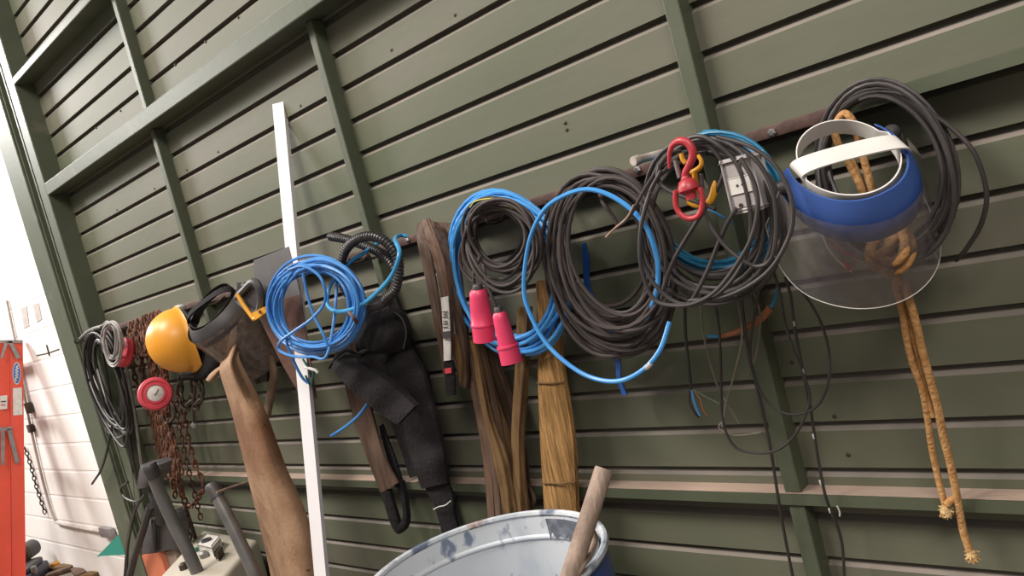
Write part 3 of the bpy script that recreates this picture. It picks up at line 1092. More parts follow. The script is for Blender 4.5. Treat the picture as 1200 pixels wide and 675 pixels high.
tag(mk('rectangular_tube', mk_, ff, whiteb, smooth=False, origin=t2), 'long white flat rectangular tube leaning against the green wall', 'tube')
zt = thing('cable_tie', 'white cable tie with green wire around the white tube', 'cable tie', bx(368, 438)+Vector((0, -.03, 0)))
yb = bx(367, 436).y-.045
mk('tie', *ptube([(357, 430, yb), (364, 432, yb), (370, 434, yb), (373, 437, yb)], 1.8), whitep, zt)
mk('wire', *ptube([(355, 421, yb), (361, 430, yb), (367, 436, yb), (366, 446, yb), (364, 452, yb), (358, 440, yb-.01)], 1.3), greenw, zt)

# ------------------------------------------------------------------ blue cable coil (left)
c = MB().add(coil(372, 356, 59, 61, 17, -.20, -.30, 1.75, rot=-25, smin=.68, ja=.05, jc=3.2, seed=21, fix=-.25,
                  tail=[(385, 412, -.31), (365, 418, -.31), (342, 417, -.31), (327, 410, -.31), (329, 400, -.31), (345, 388, -.31), (367, 372, -.31), (381, 352, -.31), (376, 326, -.31), (356, 312, -.31), (338, 316, -.3)]))
c.add(ptube([(355, 320, -.31), (360, 345, -.31), (368, 370, -.31), (379, 392, -.31), (384, 405, -.31)], 1.75))
c.add(ptube([(334, 385, -.29), (337, 405, -.29), (345, 425, -.29), (354, 442, -.28), (361, 449, -.27)], 1.75))
c.add(ptube([(433, 470, -.12), (420, 487, -.15), (405, 500, -.17), (388, 511, -.18)], 1.75))
tag(c.mk('cable_coil', bluec), 'royal blue cable coil hanging in front of the white tube', 'cable')
# band that gathers the coil at lower right
tag(mk('cord_wrap', *ptube([(409, 366, -.31), (414, 372, -.325), (418, 378, -.31)], 2.2), beltl), 'small brown tie around the lower right of the blue coil', 'tie')
# turquoise hose through the corrugated one
c = MB().add(ptube([(477, 277, -.1), (468, 276, -.12), (463, 281, -.2), (468, 297, -.27), (457, 326, -.28), (426, 356, -.29), (398, 365, -.29), (384, 357, -.27), (388, 333, -.24), (408, 309, -.22), (430, 294, -.2), (444, 284, -.14)], 2.5, n=10))
tag(c.mk('hose', cyan), 'turquoise hose looped through the black corrugated hose', 'hose')
# corrugated hose
P = ppath([(388, 277, -.16), (404, 280, -.17), (428, 288, -.18), (451, 300, -.19), (463, 318, -.2), (463, 337, -.2), (450, 354, -.21), (432, 358, -.22), (415, 351, -.23), (403, 336, -.235), (399, 314, -.235), (405, 293, -.235), (419, 280, -.235), (438, 277, -.23), (455, 286, -.225), (467, 306, -.22), (464, 336, -.22), (452, 350, -.22)], 40)
L = [0]
for a_, c_ in zip(P, P[1:]):
    L.append(L[-1]+(c_-a_).length)
tot = L[-1]
N = int(tot/.0022)
Q, j = [], 0
for k in range(N+1):
    s = tot*k/N
    while j < len(L)-2 and L[j+1] < s:
        j += 1
    Q.append(P[j].lerp(P[j+1], (s-L[j])/max(1e-9, L[j+1]-L[j])))
V, Fc = tube(Q, 5.6*mpp(P[0]), 10, rfun=lambda i, n: (1.0, 1.0, .80, .80)[i % 4])
tag(mk('corrugated_hose', V, Fc, conduit), 'black corrugated hose looped above the black fabric straps', 'hose')

# ------------------------------------------------------------------ black harness pouch and straps
hb = thing('tool_harness', 'black fabric tool harness with pouch and wide padded straps', 'harness', at(450, 400, -.12))
mk('backing', *loft([(418, 350, 462, 345, -.07), (416, 385, 475, 380, -.08), (420, 420, 486, 415, -.08), (440, 450, 500, 440, -.07), (460, 500, 508, 490, -.06), (480, 560, 518, 550, -.06)], 10, .01, 6, .02, lambda u, v: .006*cos(u*14+v*5)), fabric, hb)
mk('pouch', *loft([(424, 372, 458, 362, -.14), (419, 384, 470, 372, -.16), (416, 400, 476, 388, -.17), (418, 412, 475, 402, -.16), (428, 416, 468, 413, -.14)], 12, .02, 6, .018, lambda u, v: .005*cos(u*9+v*6)), fabric, hb)
mk('pouch_piping', *ptube([(420, 392, -.19), (424, 377, -.19), (436, 368, -.195), (455, 364, -.195), (470, 372, -.19), (476, 390, -.19), (473, 409, -.185)], .8), charcoal, hb)
mk('pouch_flap', *loft([(424, 402, 444, 396, -.15), (414, 418, 440, 408, -.16), (412, 428, 430, 414, -.15)], 6, .008, 5, .01), strapm, hb)
mk('padded_strap', *loft([(387, 431, 397, 404, -.17), (395, 440, 412, 416, -.2), (412, 458, 430, 431, -.21), (436, 478, 458, 450, -.2), (465, 498, 486, 476, -.19)], 10, .018, 6, .012, lambda u, v: .004*cos(v*22)), strapm, hb)
mk('strap_tab', *loft([(384, 433, 398, 407, -.17), (393, 420, 408, 412, -.18), (396, 412, 402, 408, -.17)], 5, .01, 4, .01), strapm, hb)
mk('long_strap', *loft([(450, 425, 478, 405, -.13), (462, 450, 494, 435, -.13), (470, 490, 507, 478, -.13), (480, 532, 517, 520, -.13), (494, 573, 524, 566, -.12)], 10, .012, 6, .014, lambda u, v: .004*cos(v*25+u)), strapm, hb)
mk('strap_end', *loft([(497, 570, 524, 566, -.11), (508, 592, 530, 582, -.11), (514, 610, 532, 602, -.11), (518, 626, 536, 618, -.11)], 6, .01, 5, .006), fabric, hb)
mk('frayed_edge', *ptube([(508, 597, -.128), (514, 594, -.13), (522, 592, -.13), (528, 587, -.128)], .7), labelm, hb)
mk('buckle', *obox(at(452, 362, -.19), CR*.009, CU*.007, fw*.004, .001), galv, hb)

# ------------------------------------------------------------------ leather belt loop below the harness
bl = thing('leather_belt', 'dark brown belt hanging in a long loop with a black lower bend', 'belt', at(445, 540, -.08))
def bf(u, v):
    return .0012*cos(u*15+v*4)
mk('belt_front', *loft([(396, 395, 416, 390, -.06), (404, 450, 425, 446, -.07), (417, 500, 438, 492, -.08), (431, 540, 449, 532, -.09), (446, 578, 466, 566, -.09)], 8, .006, 6, .006, bf), beltm, bl)
mk('belt_back', *loft([(444, 500, 448, 497, -.06), (449, 520, 455, 516, -.06), (456, 545, 464, 540, -.065), (463, 572, 472, 566, -.07)], 5, .005, 5, .004, bf), fabric, bl)
q = MB().add(loft([(446, 577, 456, 574, -.09), (452, 597, 461, 592, -.09), (458, 615, 466, 608, -.09), (466, 626, 467, 614, -.09), (475, 620, 470, 610, -.085), (478, 608, 472, 602, -.08), (476, 590, 470, 588, -.075), (471, 564, 464, 567, -.07)], 5, .012, 6, .004))
q.mk('belt_bend', fabric, bl)

# ------------------------------------------------------------------ brown straps over the rail with a printed label
bs_ = thing('strap_bundle', 'bundle of brown straps over the rail with a white printed label', 'straps', at(510, 330, -.1))
mk('strap', *loft([(487, 263, 497, 257, -.06), (490, 290, 502, 285, -.09), (499, 330, 510, 326, -.1), (508, 375, 517, 371, -.1), (517, 425, 524, 420, -.1), (523, 455, 530, 452, -.1)], 6, .005, 6, .005, bf), beltm, bs_)
mk('strap', *loft([(493, 258, 502, 256, -.10), (500, 280, 511, 278, -.13), (509, 310, 521, 308, -.135), (516, 345, 528, 345, -.135), (518, 380, 530, 380, -.13), (520, 420, 532, 420, -.13)], 6, .005, 6, .006, bf), beltl, bs_)
mk('strap', *loft([(499, 257, 512, 262, -.07), (512, 285, 523, 285, -.10), (523, 325, 533, 322, -.11), (531, 370, 540, 365, -.11), (537, 410, 546, 405, -.11), (541, 440, 548, 440, -.11), (540, 452, 547, 453, -.11)], 6, .006, 6, .006, bf), beltm, bs_)
mk('strap', *loft([(508, 260, 528, 262, -.045), (524, 285, 536, 284, -.06), (534, 330, 541, 328, -.07), (540, 390, 548, 388, -.075), (544, 440, 551, 440, -.08), (540, 453, 548, 456, -.08)], 6, .005, 6, .005, bf), beltm, bs_)
mk('strap', *loft([(529, 395, 536, 392, -.12), (533, 420, 540, 418, -.12), (537, 445, 541, 447, -.12), (539, 452, 541, 452, -.12)], 5, .005, 5, .004), olive, bs_)
lb = mk('label', *loft([(516.5, 349, 525, 347, -.146), (518, 370, 526.5, 369, -.146), (519.5, 402, 528, 401, -.146), (520, 423, 528, 422, -.146)], 4, .002, 5, .003), labelm, bs_)
for yy in (365, 368, 371, 376, 379, 383):
    w_ = 3.0 if yy % 2 else 2.2
    mk('print', *ptube([(520.5-w_+1.3, yy+.6, -.1515), (522.5+w_-.6, yy, -.1515)], .55, n=2, sides=5), ink, lb)
mk('label_band', *loft([(518.5, 389, 528, 388, -.153), (519, 397, 528.5, 396, -.153)], 4, .003, 3, .002), ink, bs_)
et = mk('strap_end', *loft([(519.5, 424, 530, 422, -.14), (521, 440, 532, 438, -.14), (523, 464, 533, 463, -.14)], 4, .006, 5, .004), fabric, bs_)
mk('red_tag', *loft([(521, 432, 528.5, 431, -.147), (521.5, 438, 529, 437, -.147)], 3, .002, 3, .001), redlab, et)

# ------------------------------------------------------------------ lifting slings reaching down into the drum
def wf(u, v):
    return .0022*cos(u*13+v*3)


s1 = thing('lifting_sling', 'dark brown webbing sling of several plies, leftmost of those going into the drum', 'sling', at(573, 520, -.09), 'webbing slings over the drum')
for k, (ox, wd, dy, mm_) in enumerate(((0, 13, .0, beltl), (9, 12, -.014, beltm), (17, 13, -.004, beltl), (24, 12, .012, olive))):
    c0 = [(541, 400, -.06), (547, 440, -.07), (556, 480, -.08), (563, 520, -.085), (568, 560, -.09), (573, 625, -.095)]
    sp_ = (.5, .62, .78, .95, 1.0, 1.0)
    mk('webbing_ply', *loft([(x+ox*q_, y, x+ox*q_+wd*(.75+.25*q_)+1.5*sin(k*2+y*.05), y-6, d+dy) for (x, y, d), q_ in zip(c0, sp_)], 7, .005, 6, .007, lambda u, v, k=k: .0025*cos(u*9+v*5+k)), mm_, s1)
s2 = MB().add(loft([(549, 400, 557, 398, -.09), (557, 440, 566, 438, -.1), (567, 490, 575, 486, -.115), (578, 540, 592, 530, -.125), (586, 575, 600, 565, -.115), (590, 620, 608, 615, -.105)], 8, .006, 6, .008, wf))
tag(s2.mk('lifting_sling', olive), 'narrow yellowish webbing sling over the leftmost brown one', 'sling', 'webbing slings over the drum')
s3 = MB().add(loft([(563, 395, 580, 395, -.03), (575, 440, 590, 435, -.035), (590, 490, 606, 480, -.04), (598, 540, 616, 530, -.05), (606, 600, 622, 590, -.06)], 8, .006, 6, .006, wf))
tag(s3.mk('lifting_sling', beltm), 'dark brown webbing sling lying against the boards behind the others', 'sling', 'webbing slings over the drum')
s4 = MB().add(loft([(606, 360, 622, 360, -.07), (604, 420, 619, 420, -.08), (601, 470, 616, 470, -.09), (599, 510, 613, 510, -.1), (600, 555, 614, 550, -.11), (601, 585, 617, 580, -.105), (602, 620, 622, 615, -.10)], 8, .007, 6, .01, wf))
tag(s4.mk('lifting_sling', olive), 'olive brown webbing sling hanging left of the wide tan one', 'sling', 'webbing slings over the drum')
s5 = thing('lifting_sling', 'wide tan webbing sling with crosswise stitching, widest of the slings', 'sling', at(650, 520, -.08), 'webbing slings over the drum')
mk('webbing', *loft([(628, 330, 650, 330, -.05), (629, 390, 654, 385, -.06), (630, 428, 657, 422, -.07), (631, 470, 664, 465, -.08), (633, 520, 671, 515, -.09), (636, 570, 674, 566, -.095), (639, 622, 676, 620, -.10)], 14, .014, 6, .012, lambda u, v: .0009*cos(u*34)), tan, s5)
for (a_, b_, c_, d_, y_) in ((629.5, 449, 661.5, 448, -.092), (635.5, 566, 674, 565, -.114)):
    mk('stitch_seam', *ptube([(a_, b_, y_+.012), ((a_+c_)/2, (b_+d_)/2+1, y_), (c_, d_, y_+.012)], 1.0), olive, s5)
rf = MB().add(ptube([(612, 555, -.05), (620, 570, -.06), (626, 585, -.07), (622, 600, -.07)], 2.5)).add(ptube([(608, 560, -.05), (617, 580, -.06), (621, 600, -.07)], 2.2))
tag(rf.mk('rope_end', beltm), 'dark frayed rope end between the olive and tan slings', 'rope')

# ------------------------------------------------------------------ middle coils
c = MB().add(coil(598, 325, 72, 102, 13, -.05, -.12, 2.5, rot=14, smin=.80, ja=.05, jc=6, seed=31, fix=.6))
tag(c.mk('cable_coil', bluel), 'big light blue hose coil behind the cable with pink plugs', 'hose')
pc = thing('extension_cable', 'dusty black cable coil ending in two pink industrial plugs', 'cable', at(588, 292, -.16))
c = MB().add(coil(586, 290, 49, 57, 17, -.11, -.22, 2.1, rot=12, smin=.52, ja=.08, jc=6, seed=14, fix=.45))
c.add(ptube([(563, 300, -.2), (556, 318, -.21), (556, 335, -.21), (560, 344, -.21)], 2.2))
c.add(ptube([(566, 310, -.2), (570, 330, -.215), (578, 352, -.22), (585, 369, -.22)], 2.2))
c.mk('cable', brownc, pc)


def plug(p0_, p1_, w0, w1, y):
    a_, b_ = at(*p0_, y), at(*p1_, y)
    mm = mpp(a_)
    ax_ = (b_-a_)
    Lg = ax_.length
    pr = [(w0*.75*mm, -.006), (w0*mm, .0), (w0*1.06*mm, .01), (w0*1.18*mm, Lg*.35), (w0*1.28*mm, Lg*.62), (w1*1.06*mm, Lg*.63), (w1*1.08*mm, Lg*.67), (w1*mm, Lg*.69), (w1*1.04*mm, Lg), (w1*.86*mm, Lg), (w1*.84*mm, Lg*.75)]
    o = mk('plug', *lathe(a_, ax_, pr, 24), pink, pc)
    mk('gland_nut', *lathe(a_, ax_, [(w0*.45*mm, -.018), (w0*.6*mm, -.014), (w0*.62*mm, -.004)], 10), charcoal, o)
    return o


plug((560.5, 342), (568, 399), 10.5, 13.2, -.225)
plug((585.5, 369), (600, 425), 8.5, 12.5, -.232)
mk('cable_tag', *obox(at(592, 237, -.2), CR*.008, CU*.006, fw*.003, .001), labelm, pc)
mk('earth_wire', *ptube([(551, 243, -.2), (557, 236, -.205), (572, 233, -.21), (588, 234, -.21), (600, 245, -.2)], .9), ygw, pc)
# big brown-black coil
c = MB().add(coil(716, 314, 77, 117, 22, -.06, -.2, 2.45, rot=13, smin=.60, ja=.045, jc=5, seed=41, fix=.55))
c.add(coil(722, 300, 66, 97, 7, -.2, -.24, 2.45, rot=12, smin=.80, ja=.05, jc=5, seed=43, fix=.4, tail=[(706, 236, -.24), (717, 252, -.235), (725, 266, -.23)]))
tag(c.mk('cable_coil', brownc), 'largest coil, thick dusty black cable, inside the light blue hose ring', 'cable')
c = MB().add(ptube([(759, 371, -.22), (769, 345, -.25), (771.5, 320, -.255), (769, 298, -.255), (758, 267, -.255), (738, 244, -.255), (713, 228, -.255), (688, 222, -.255), (662, 229, -.255), (637, 247, -.255), (620, 284, -.255), (614, 338, -.255), (623, 372, -.255), (645, 408, -.255), (683, 438, -.255), (720, 447, -.255), (750, 436, -.255), (773, 411, -.25), (785, 377, -.23)], 2.9, n=10))
hs = thing('hose', 'single light blue hose ring hung over the largest black coil', 'hose', at(614, 338, -.25))
c.mk('tube', bluel, hs)
mk('tape', *ptube([(757, 431, -.254), (761, 427.5, -.254), (763, 425, -.254)], 3.3), labelm, hs)
q = MB().add(loft([(722, 440, 727, 440, -.07), (725, 452, 730, 452, -.07), (729, 463, 735, 463, -.07)], 3, .004))
q.add(loft([(682, 285, 686, 285, -.035), (683, 305, 690, 305, -.035), (686, 340, 692, 340, -.04), (706, 375, 714, 375, -.05), (720, 420, 726, 420, -.06), (722, 442, 727, 442, -.07)], 3, .004))
tag(q.mk('flat_hose', blued), 'flat deep blue strap hanging down behind the largest coil', 'hose')
# probe lead with bare end
pr = thing('test_lead', 'short dark lead with bare copper end crossing the blue hose ring', 'cable', at(755, 235, -.27))
mk('lead', *ptube([(798, 176, -.24), (782, 182, -.26), (766, 205, -.27), (752, 228, -.275), (742, 247, -.275), (735, 257, -.275), (728, 263, -.275)], 2.0), brownc, pr)
mk('bare_end', *ptube([(743, 240, -.279), (737, 252, -.278), (731, 259, -.276), (720, 268, -.275), (710, 278, -.275)], 1.3), bronze, pr)

# wooden peg sticking out of the rail
peg = MB()
a_, b_ = at(742, 189, -.16), at(790, 176, -.04)
peg.add(tube([a_, a_.lerp(b_, .1), a_.lerp(b_, .16), a_.lerp(b_, .5), b_], 5.6*mpp(a_), 12, rfun=lambda i, n: (1.0, 1.1, .9, .92, .9)[i]))
tag(peg.mk('peg', pegm), 'grimy whitish peg sticking out beside the red hook', 'peg')

# ------------------------------------------------------------------ right cluster
c = MB().add(coil(838, 238, 80, 84, 12, -.06, -.13, 2.3, rot=12, smin=.86, ja=.03, jc=4, seed=52, fix=.3))
tag(c.mk('cable_coil', teal), 'teal blue hose coil behind the cables with the outlet box', 'hose')
oc = thing('extension_cable', 'black cable coil carrying a grey outlet box beside the red hook', 'cable', at(838, 255, -.2))
c = MB().add(coil(834, 260, 84, 100, 12, -.14, -.24, 2.6, rot=12, smin=.72, ja=.06, jc=7, seed=63, fix=.45))
for k, pts in enumerate(([(806, 172), (828, 170), (842, 183), (848, 200), (840, 222), (815, 262), (792, 300), (780, 330), (776, 350)],
                         [(773, 193), (771, 210), (782, 222), (805, 232), (826, 240), (838, 245)],
                         [(797, 165), (822, 160), (848, 175), (865, 195), (876, 230), (880, 270), (872, 305), (852, 335), (828, 352), (806, 357), (785, 350), (765, 330), (752, 300), (752, 262), (762, 225), (775, 200)],
                         [(863, 244), (852, 262), (840, 290), (830, 315), (815, 345), (805, 358)],
                         [(862, 168), (888, 190), (904, 220), (910, 260), (905, 300), (890, 312), (870, 305), (848, 286), (832, 262), (824, 235), (822, 205)],
                         [(840, 160), (875, 170), (905, 190), (925, 225), (929, 260), (918, 292), (900, 318), (872, 338), (840, 350), (808, 352)],
                         [(762, 225), (752, 262), (750, 300), (756, 330), (768, 352), (790, 358), (815, 355), (840, 340), (862, 312), (880, 280), (888, 245), (884, 215), (868, 185)])):
    c.add(ptube(pts, 2.7, -.265-.006*k))
c.mk('cable', blackc, oc)
bo = at(870, 216, -.27)
bm_m = mpp(bo)
dn = (at(878, 243, -.27)-at(865, 188, -.27)).normalized()
rx_ = (at(893, 211, -.29)-at(847, 221, -.27))
rx_ = (rx_-dn*rx_.dot(dn)).normalized()
nx_ = dn.cross(rx_).normalized()
if nx_.dot(CAMP-bo) < 0:
    nx_ = -nx_
rx_ = (rx_-nx_*.22).normalized()
nx_ = (nx_-rx_*nx_.dot(rx_)).normalized()
ob = mk('outlet_box', *obox(bo-nx_*.016, rx_*(16.5*bm_m), dn*(29*bm_m), nx_*.020, .006), boxm, oc)
mk('face_plate', *obox(bo+nx_*.005, rx_*(13.5*bm_m), dn*(9.5*bm_m), nx_*.003, .001), whitep, ob)
for s in (-1, 1):
    mk('cover_plate', *obox(bo+nx_*.0045+dn*(s*18.5*bm_m), rx_*(13.5*bm_m), dn*(7.5*bm_m), nx_*.002, .001), boxm, ob)
    mk('screw', *lathe(bo+nx_*.005+dn*(s*23.5*bm_m)-rx_*(s*5*bm_m), nx_, [(.0035, 0), (.0035, .004)], 8), darkiron, ob)
    mk('socket_hole', *lathe(bo+nx_*.0075+rx_*(s*3.4*bm_m), nx_, [(1.6*bm_m, 0), (1.6*bm_m, .0016)], 10), ink, ob)
mk('box_side', *obox(bo-nx_*.034-rx_*(2*bm_m), rx_*(15.5*bm_m), dn*(26*bm_m), nx_*.012, .004), charcoal, ob)
mk('latch', *obox(bo+dn*(30*bm_m), rx_*(4*bm_m), dn*(2.0*bm_m), nx_*.008, .001), labelm, ob)

# red swivel hook
K = 150/844.0


def Zp(x, y):
    return (770+x*K, 145+y*K)


rh = thing('swivel_hook', 'red steel lifting hook with swivel eye hanging among black cables', 'hook', at(806, 210, -.3))
hp = [(82, 295), (80, 250), (84, 190), (105, 140), (150, 115), (200, 125), (232, 170), (234, 220), (215, 270), (190, 315), (183, 350)]
q = [(*Zp(x, y), -.30) for x, y in hp]
mk('hook', *ptube(q, 4.4, n=8, sides=12, rfun=lambda i, n: .35+.65*min(1, i/n*2.6)*(1.18 if .35 < i/n < .8 else 1)), redp, rh)
a_, b_ = at(*Zp(183, 345), -.30), at(*Zp(212, 440), -.30)
mm = mpp(a_)
Lh = (b_-a_).length
mk('swivel', *lathe(a_, b_-a_, [(4.2*mm, 0), (5.6*mm, Lh*.1), (5.6*mm, Lh*.2), (9*mm, Lh*.3), (12.6*mm, Lh*.72), (12.8*mm, Lh*.95), (9*mm, Lh*1.08), (6.6*mm, Lh*1.2), (6.4*mm, Lh*1.6)], 24), redp, rh)
e_ = [(125, 440), (122, 500), (132, 560), (165, 605), (215, 625), (265, 612), (292, 570), (300, 510), (290, 450), (280, 420)]
mk('eye', *ptube([(*Zp(x, y), -.30) for x, y in e_], 3.5, n=8, sides=10), redp, rh)
mk('safety_latch', *loft([(*Zp(105, 245), *Zp(125, 235), -.305), (*Zp(118, 300), *Zp(140, 290), -.305), (*Zp(135, 362), *Zp(155, 350), -.305)], 4, .005, 4, .002), steel, rh)
# yellow hook behind
yh = thing('lifting_hook', 'yellow steel lifting hook partly behind the red one', 'hook', at(826, 205, -.25))
hp = [(238, 385), (245, 345), (252, 305), (285, 275), (296, 240), (285, 215)]
mk('shank', *ptube([(*Zp(x, y), -.262) for x, y in [(160, 195), (170, 235), (190, 260)]], 3.0, n=6, sides=10), yel, yh)
mk('arm', *ptube([(*Zp(x, y), -.262) for x, y in [(270, 205), (292, 245), (288, 280), (262, 305), (225, 325)]], 3.2, n=6, sides=10, rfun=lambda i, n: .7+.5*i/n), yel, yh)
mk('neck', *ptube([(*Zp(x, y), -.262) for x, y in [(248, 310), (250, 350), (255, 400), (240, 470), (215, 505)]], 3.6, n=6, sides=10), yel, yh)
mk('hook_tip', *ptube([(*Zp(x, y), -.265) for x, y in [(210, 505), (250, 530), (310, 535), (350, 510), (372, 460), (378, 410), (380, 375)]], 4.6, n=6, sides=12, rfun=lambda i, n: (1.0 if i/n < .7 else max(.12, 1-((i/n-.7)/.3)**1.5*.9))), yel, yh)
tag(mk('steel_pin', *ptube([Zp(285, 330)+(-.27,), Zp(305, 370)+(-.27,), Zp(325, 405)+(-.27,), Zp(332, 425)+(-.27,)], 1.4), steel), 'small bright steel pin right of the red hook swivel', 'pin')
# blue wire low in the cluster
tag(mk('wire', *ptube([(829, 244, -.2), (838, 249, -.2), (850, 256, -.19), (858, 262, -.18)], 1.2), bluec), 'thin blue wire below the tip of the yellow hook', 'wire')

# dangling wires
w3 = MB().add(ptube([(883, 320, -.12), (882, 335, -.12), (891, 370, -.11), (887, 410, -.1), (881, 430, -.1), (877, 441, -.09)], 1.2)).add(ptube([(856, 330, -.12), (862, 345, -.12), (868, 372, -.12), (869, 400, -.12), (860, 440, -.12), (850, 478, -.1), (846, 500, -.1)], 1.2))
tag(w3.mk('wire', wireg), 'thin dull grey wires crossing below the outlet box coil', 'wire', None)
w5 = MB().add(ptube([(820, 340, -.1), (821, 362, -.1), (826, 400, -.1), (840, 450, -.09), (852, 472, -.09), (866, 496, -.08)], 1.3)).add(ptube([(846, 494, -.095), (843, 502, -.095), (860, 510, -.09), (885, 508, -.08), (893, 506, -.08)], .9))
tag(w5.mk('wire', wireg), 'dull grey brown wire ending with a bare tip near the boards', 'wire')
w1_ = MB().add(ptube([(833, 335, -.11), (839, 360, -.11), (843, 390, -.11), (845, 440, -.11), (846, 480, -.1), (851, 507, -.1), (865, 526, -.1), (893, 531, -.1), (915, 525, -.1), (933, 508, -.1), (945, 484, -.1), (949, 463, -.1), (938, 431, -.11), (921, 383, -.12), (913, 340, -.13), (905, 315, -.14)], 1.7))
tag(w1_.mk('cable', blackc2), 'thin black cable making the lowest wide loop over the green post', 'cable')
w2_ = MB().add(ptube([(930, 330, -.14), (946, 350, -.13), (960, 374, -.12), (970, 405, -.11), (972, 440, -.11), (962, 470, -.1), (945, 483, -.1), (922, 485, -.1), (901, 473, -.1), (886, 447, -.1), (879, 413, -.11), (884, 370, -.12), (890, 335, -.13), (888, 310, -.14)], 1.7))
tag(w2_.mk('cable', blackc2), 'thin black cable hanging in a teardrop loop right of the post', 'cable')
w4_ = MB().add(ptube([(868, 325, -.12), (870, 360, -.12), (877, 413, -.11), (885, 445, -.1), (893, 480, -.09), (904, 532, -.08), (913, 590, -.07), (922, 640, -.06), (934, 700, -.05)], 1.9))
tag(w4_.mk('cable', blackc2), 'long black cable hanging down in front of the green post', 'cable')
w6 = thing('cable', 'long black cable with white flecks hanging right of the green post', 'cable', at(940, 440, -.08))
mk('sheath', *ptube([(920, 325, -.12), (926, 345, -.11), (931, 383, -.1), (941, 436, -.09), (949, 475, -.08), (954, 507, -.07), (960, 545, -.07), (967, 580, -.07), (975, 602, -.06), (984, 625, -.05), (988, 650, -.05), (990, 700, -.05)], 1.9), blackc2, w6)
for px, py in ((930.5, 379), (941, 435), (953, 511), (961, 565), (972, 598)):
    mk('paint_fleck', *ptube([(px-.6, py-2.5, -.107), (px, py, -.108), (px+.8, py+3, -.107)], .9, n=3, sides=6), labelm, w6)
mk('paint_fleck', *ptube([(981, 593, -.05), (984, 600, -.05), (984, 605, -.05)], 1.0), labelm, w6)
el = thing('electric_lead', 'black lead with stripped blue, green and brown cores', 'cable', at(805, 420, -.07))
mk('sheath', *ptube([(803, 350, -.1), (803, 385, -.09), (806, 420, -.08), (810, 456, -.07)], 2.0), blackc2, el)
mk('sheath_tail', *ptube([(809, 455, -.07), (808, 470, -.07), (813, 482, -.07), (819, 489, -.06)], 1.3), blackc2, el)
mk('blue_core', *ptube([(810, 456, -.07), (814, 472, -.075), (820, 487, -.07)], 1.3), bluel, el)
mk('brown_core', *ptube([(811, 456, -.07), (820, 467, -.075), (824, 480, -.075), (829, 487, -.07)], .8), copper, el)
mk('green_core', *ptube([(811, 456, -.07), (825, 464, -.08), (843, 473, -.085)], .8), mat('pale_green_wire', (.14, .2, .13), .6), el)
oh = thing('sleeved_hose', 'blue hose end wrapped in an orange sleeve below the teal coil', 'hose', at(880, 380, -.1))
mk('hose', *ptube([(912, 335, -.1), (909, 350, -.1), (902, 362, -.1), (888, 378, -.1), (866, 389, -.1), (846, 394, -.1), (830, 394, -.1)], 2.2), teal, oh)
mk('sleeve', *ptube([(903, 360, -.1), (897, 368, -.1), (884, 379, -.1), (866, 388, -.1), (846, 394, -.1)], 4.6, rfun=lambda i, n: .6+.4*sin(min(1, (1-i/n)*1.3)*pi*.6)), copper, oh)

# ------------------------------------------------------------------ rope with knot, right coil
c = MB().add(coil(1040, 205, 82, 108, 14, -.04, -.14, 2.9, rot=12, smin=.76, ja=.04, jc=5, seed=72, fix=.55, start=-100))
c.add(ptube([(1085, 130, -.12), (1115, 150, -.12), (1142, 180, -.12), (1156, 225, -.11), (1150, 262, -.1), (1132, 292, -.08), (1120, 305, -.06)], 2.9))
tag(c.mk('cable_coil', blackc), 'thick black cable coil behind the clear face shield', 'cable')
rp = thing('rope', 'golden braided rope with a big knot, hanging through the face shield', 'rope', at(1045, 295, -.16))
yR = -.13
rl = MB()
Z5 = lambda x, y, d: (880+x/2.41, 80+y/2.41, d)
rl.add(ptube([Z5(345, 430, yR), Z5(315, 345, yR), Z5(280, 275, yR), Z5(245, 210, yR-.01), Z5(238, 165, yR-.01), Z5(262, 128, yR-.01), Z5(288, 150, yR-.01), Z5(305, 205, yR), Z5(325, 280, yR), Z5(345, 350, yR), Z5(372, 430, yR)], 4.4, n=10, sides=9))
rl.add(ptube([Z5(268, 215, yR+.012), Z5(285, 260, yR+.012), Z5(310, 320, yR+.012), Z5(335, 400, yR+.012), Z5(360, 450, yR+.01)], 4.0, n=8, sides=9))
rl.mk('upper_loop', ropem, rp)
kn = MB()
kn.add(ptube([Z5(450, 435, yR-.02), Z5(432, 445, yR-.03), Z5(405, 485, yR-.05), Z5(375, 520, yR-.055), Z5(345, 530, yR-.05), Z5(340, 505, yR-.045), Z5(362, 470, yR-.04), Z5(380, 450, yR-.02)], 6.2, n=10, sides=10))
kn.add(ptube([Z5(345, 490, yR-.03), Z5(335, 530, yR-.045), Z5(355, 562, yR-.055), Z5(395, 572, yR-.06), Z5(435, 555, yR-.055), Z5(452, 515, yR-.045), Z5(443, 475, yR-.035), Z5(418, 455, yR-.02)], 6.4, n=10, sides=10))
kn.add(ptube([Z5(365, 535, yR-.045), Z5(400, 548, yR-.07), Z5(430, 525, yR-.07), Z5(435, 490, yR-.06), Z5(428, 460, yR-.045), Z5(440, 440, yR-.03)], 6.0, n=10, sides=10))
kn.add(ptube([Z5(395, 470, yR-.02), Z5(390, 500, yR-.035), Z5(395, 540, yR-.03), Z5(405, 580, yR-.02), Z5(415, 610, yR-.01)], 6.6, n=8, sides=10))
kn.mk('knot', ropem, rp)
T12 = lambda x, y, d: (900+x/3.993, 338+y/3.993, d)
T16 = lambda x, y, d: (900+x/3.993, 506+y/3.993, d)
tl = MB()
tl.add(ptube([T12(590, -40, -.13), T12(605, 20, -.13), T12(630, 120, -.12), T12(645, 220, -.11), T12(675, 350, -.1), T12(720, 470, -.09), T12(745, 600, -.08), T16(765, 70, -.07), T16(790, 190, -.065), T16(822, 320, -.065), T16(838, 360, -.065)], 3.9, n=8, sides=9))
tl.mk('left_tail', ropem, rp)
tl = MB()
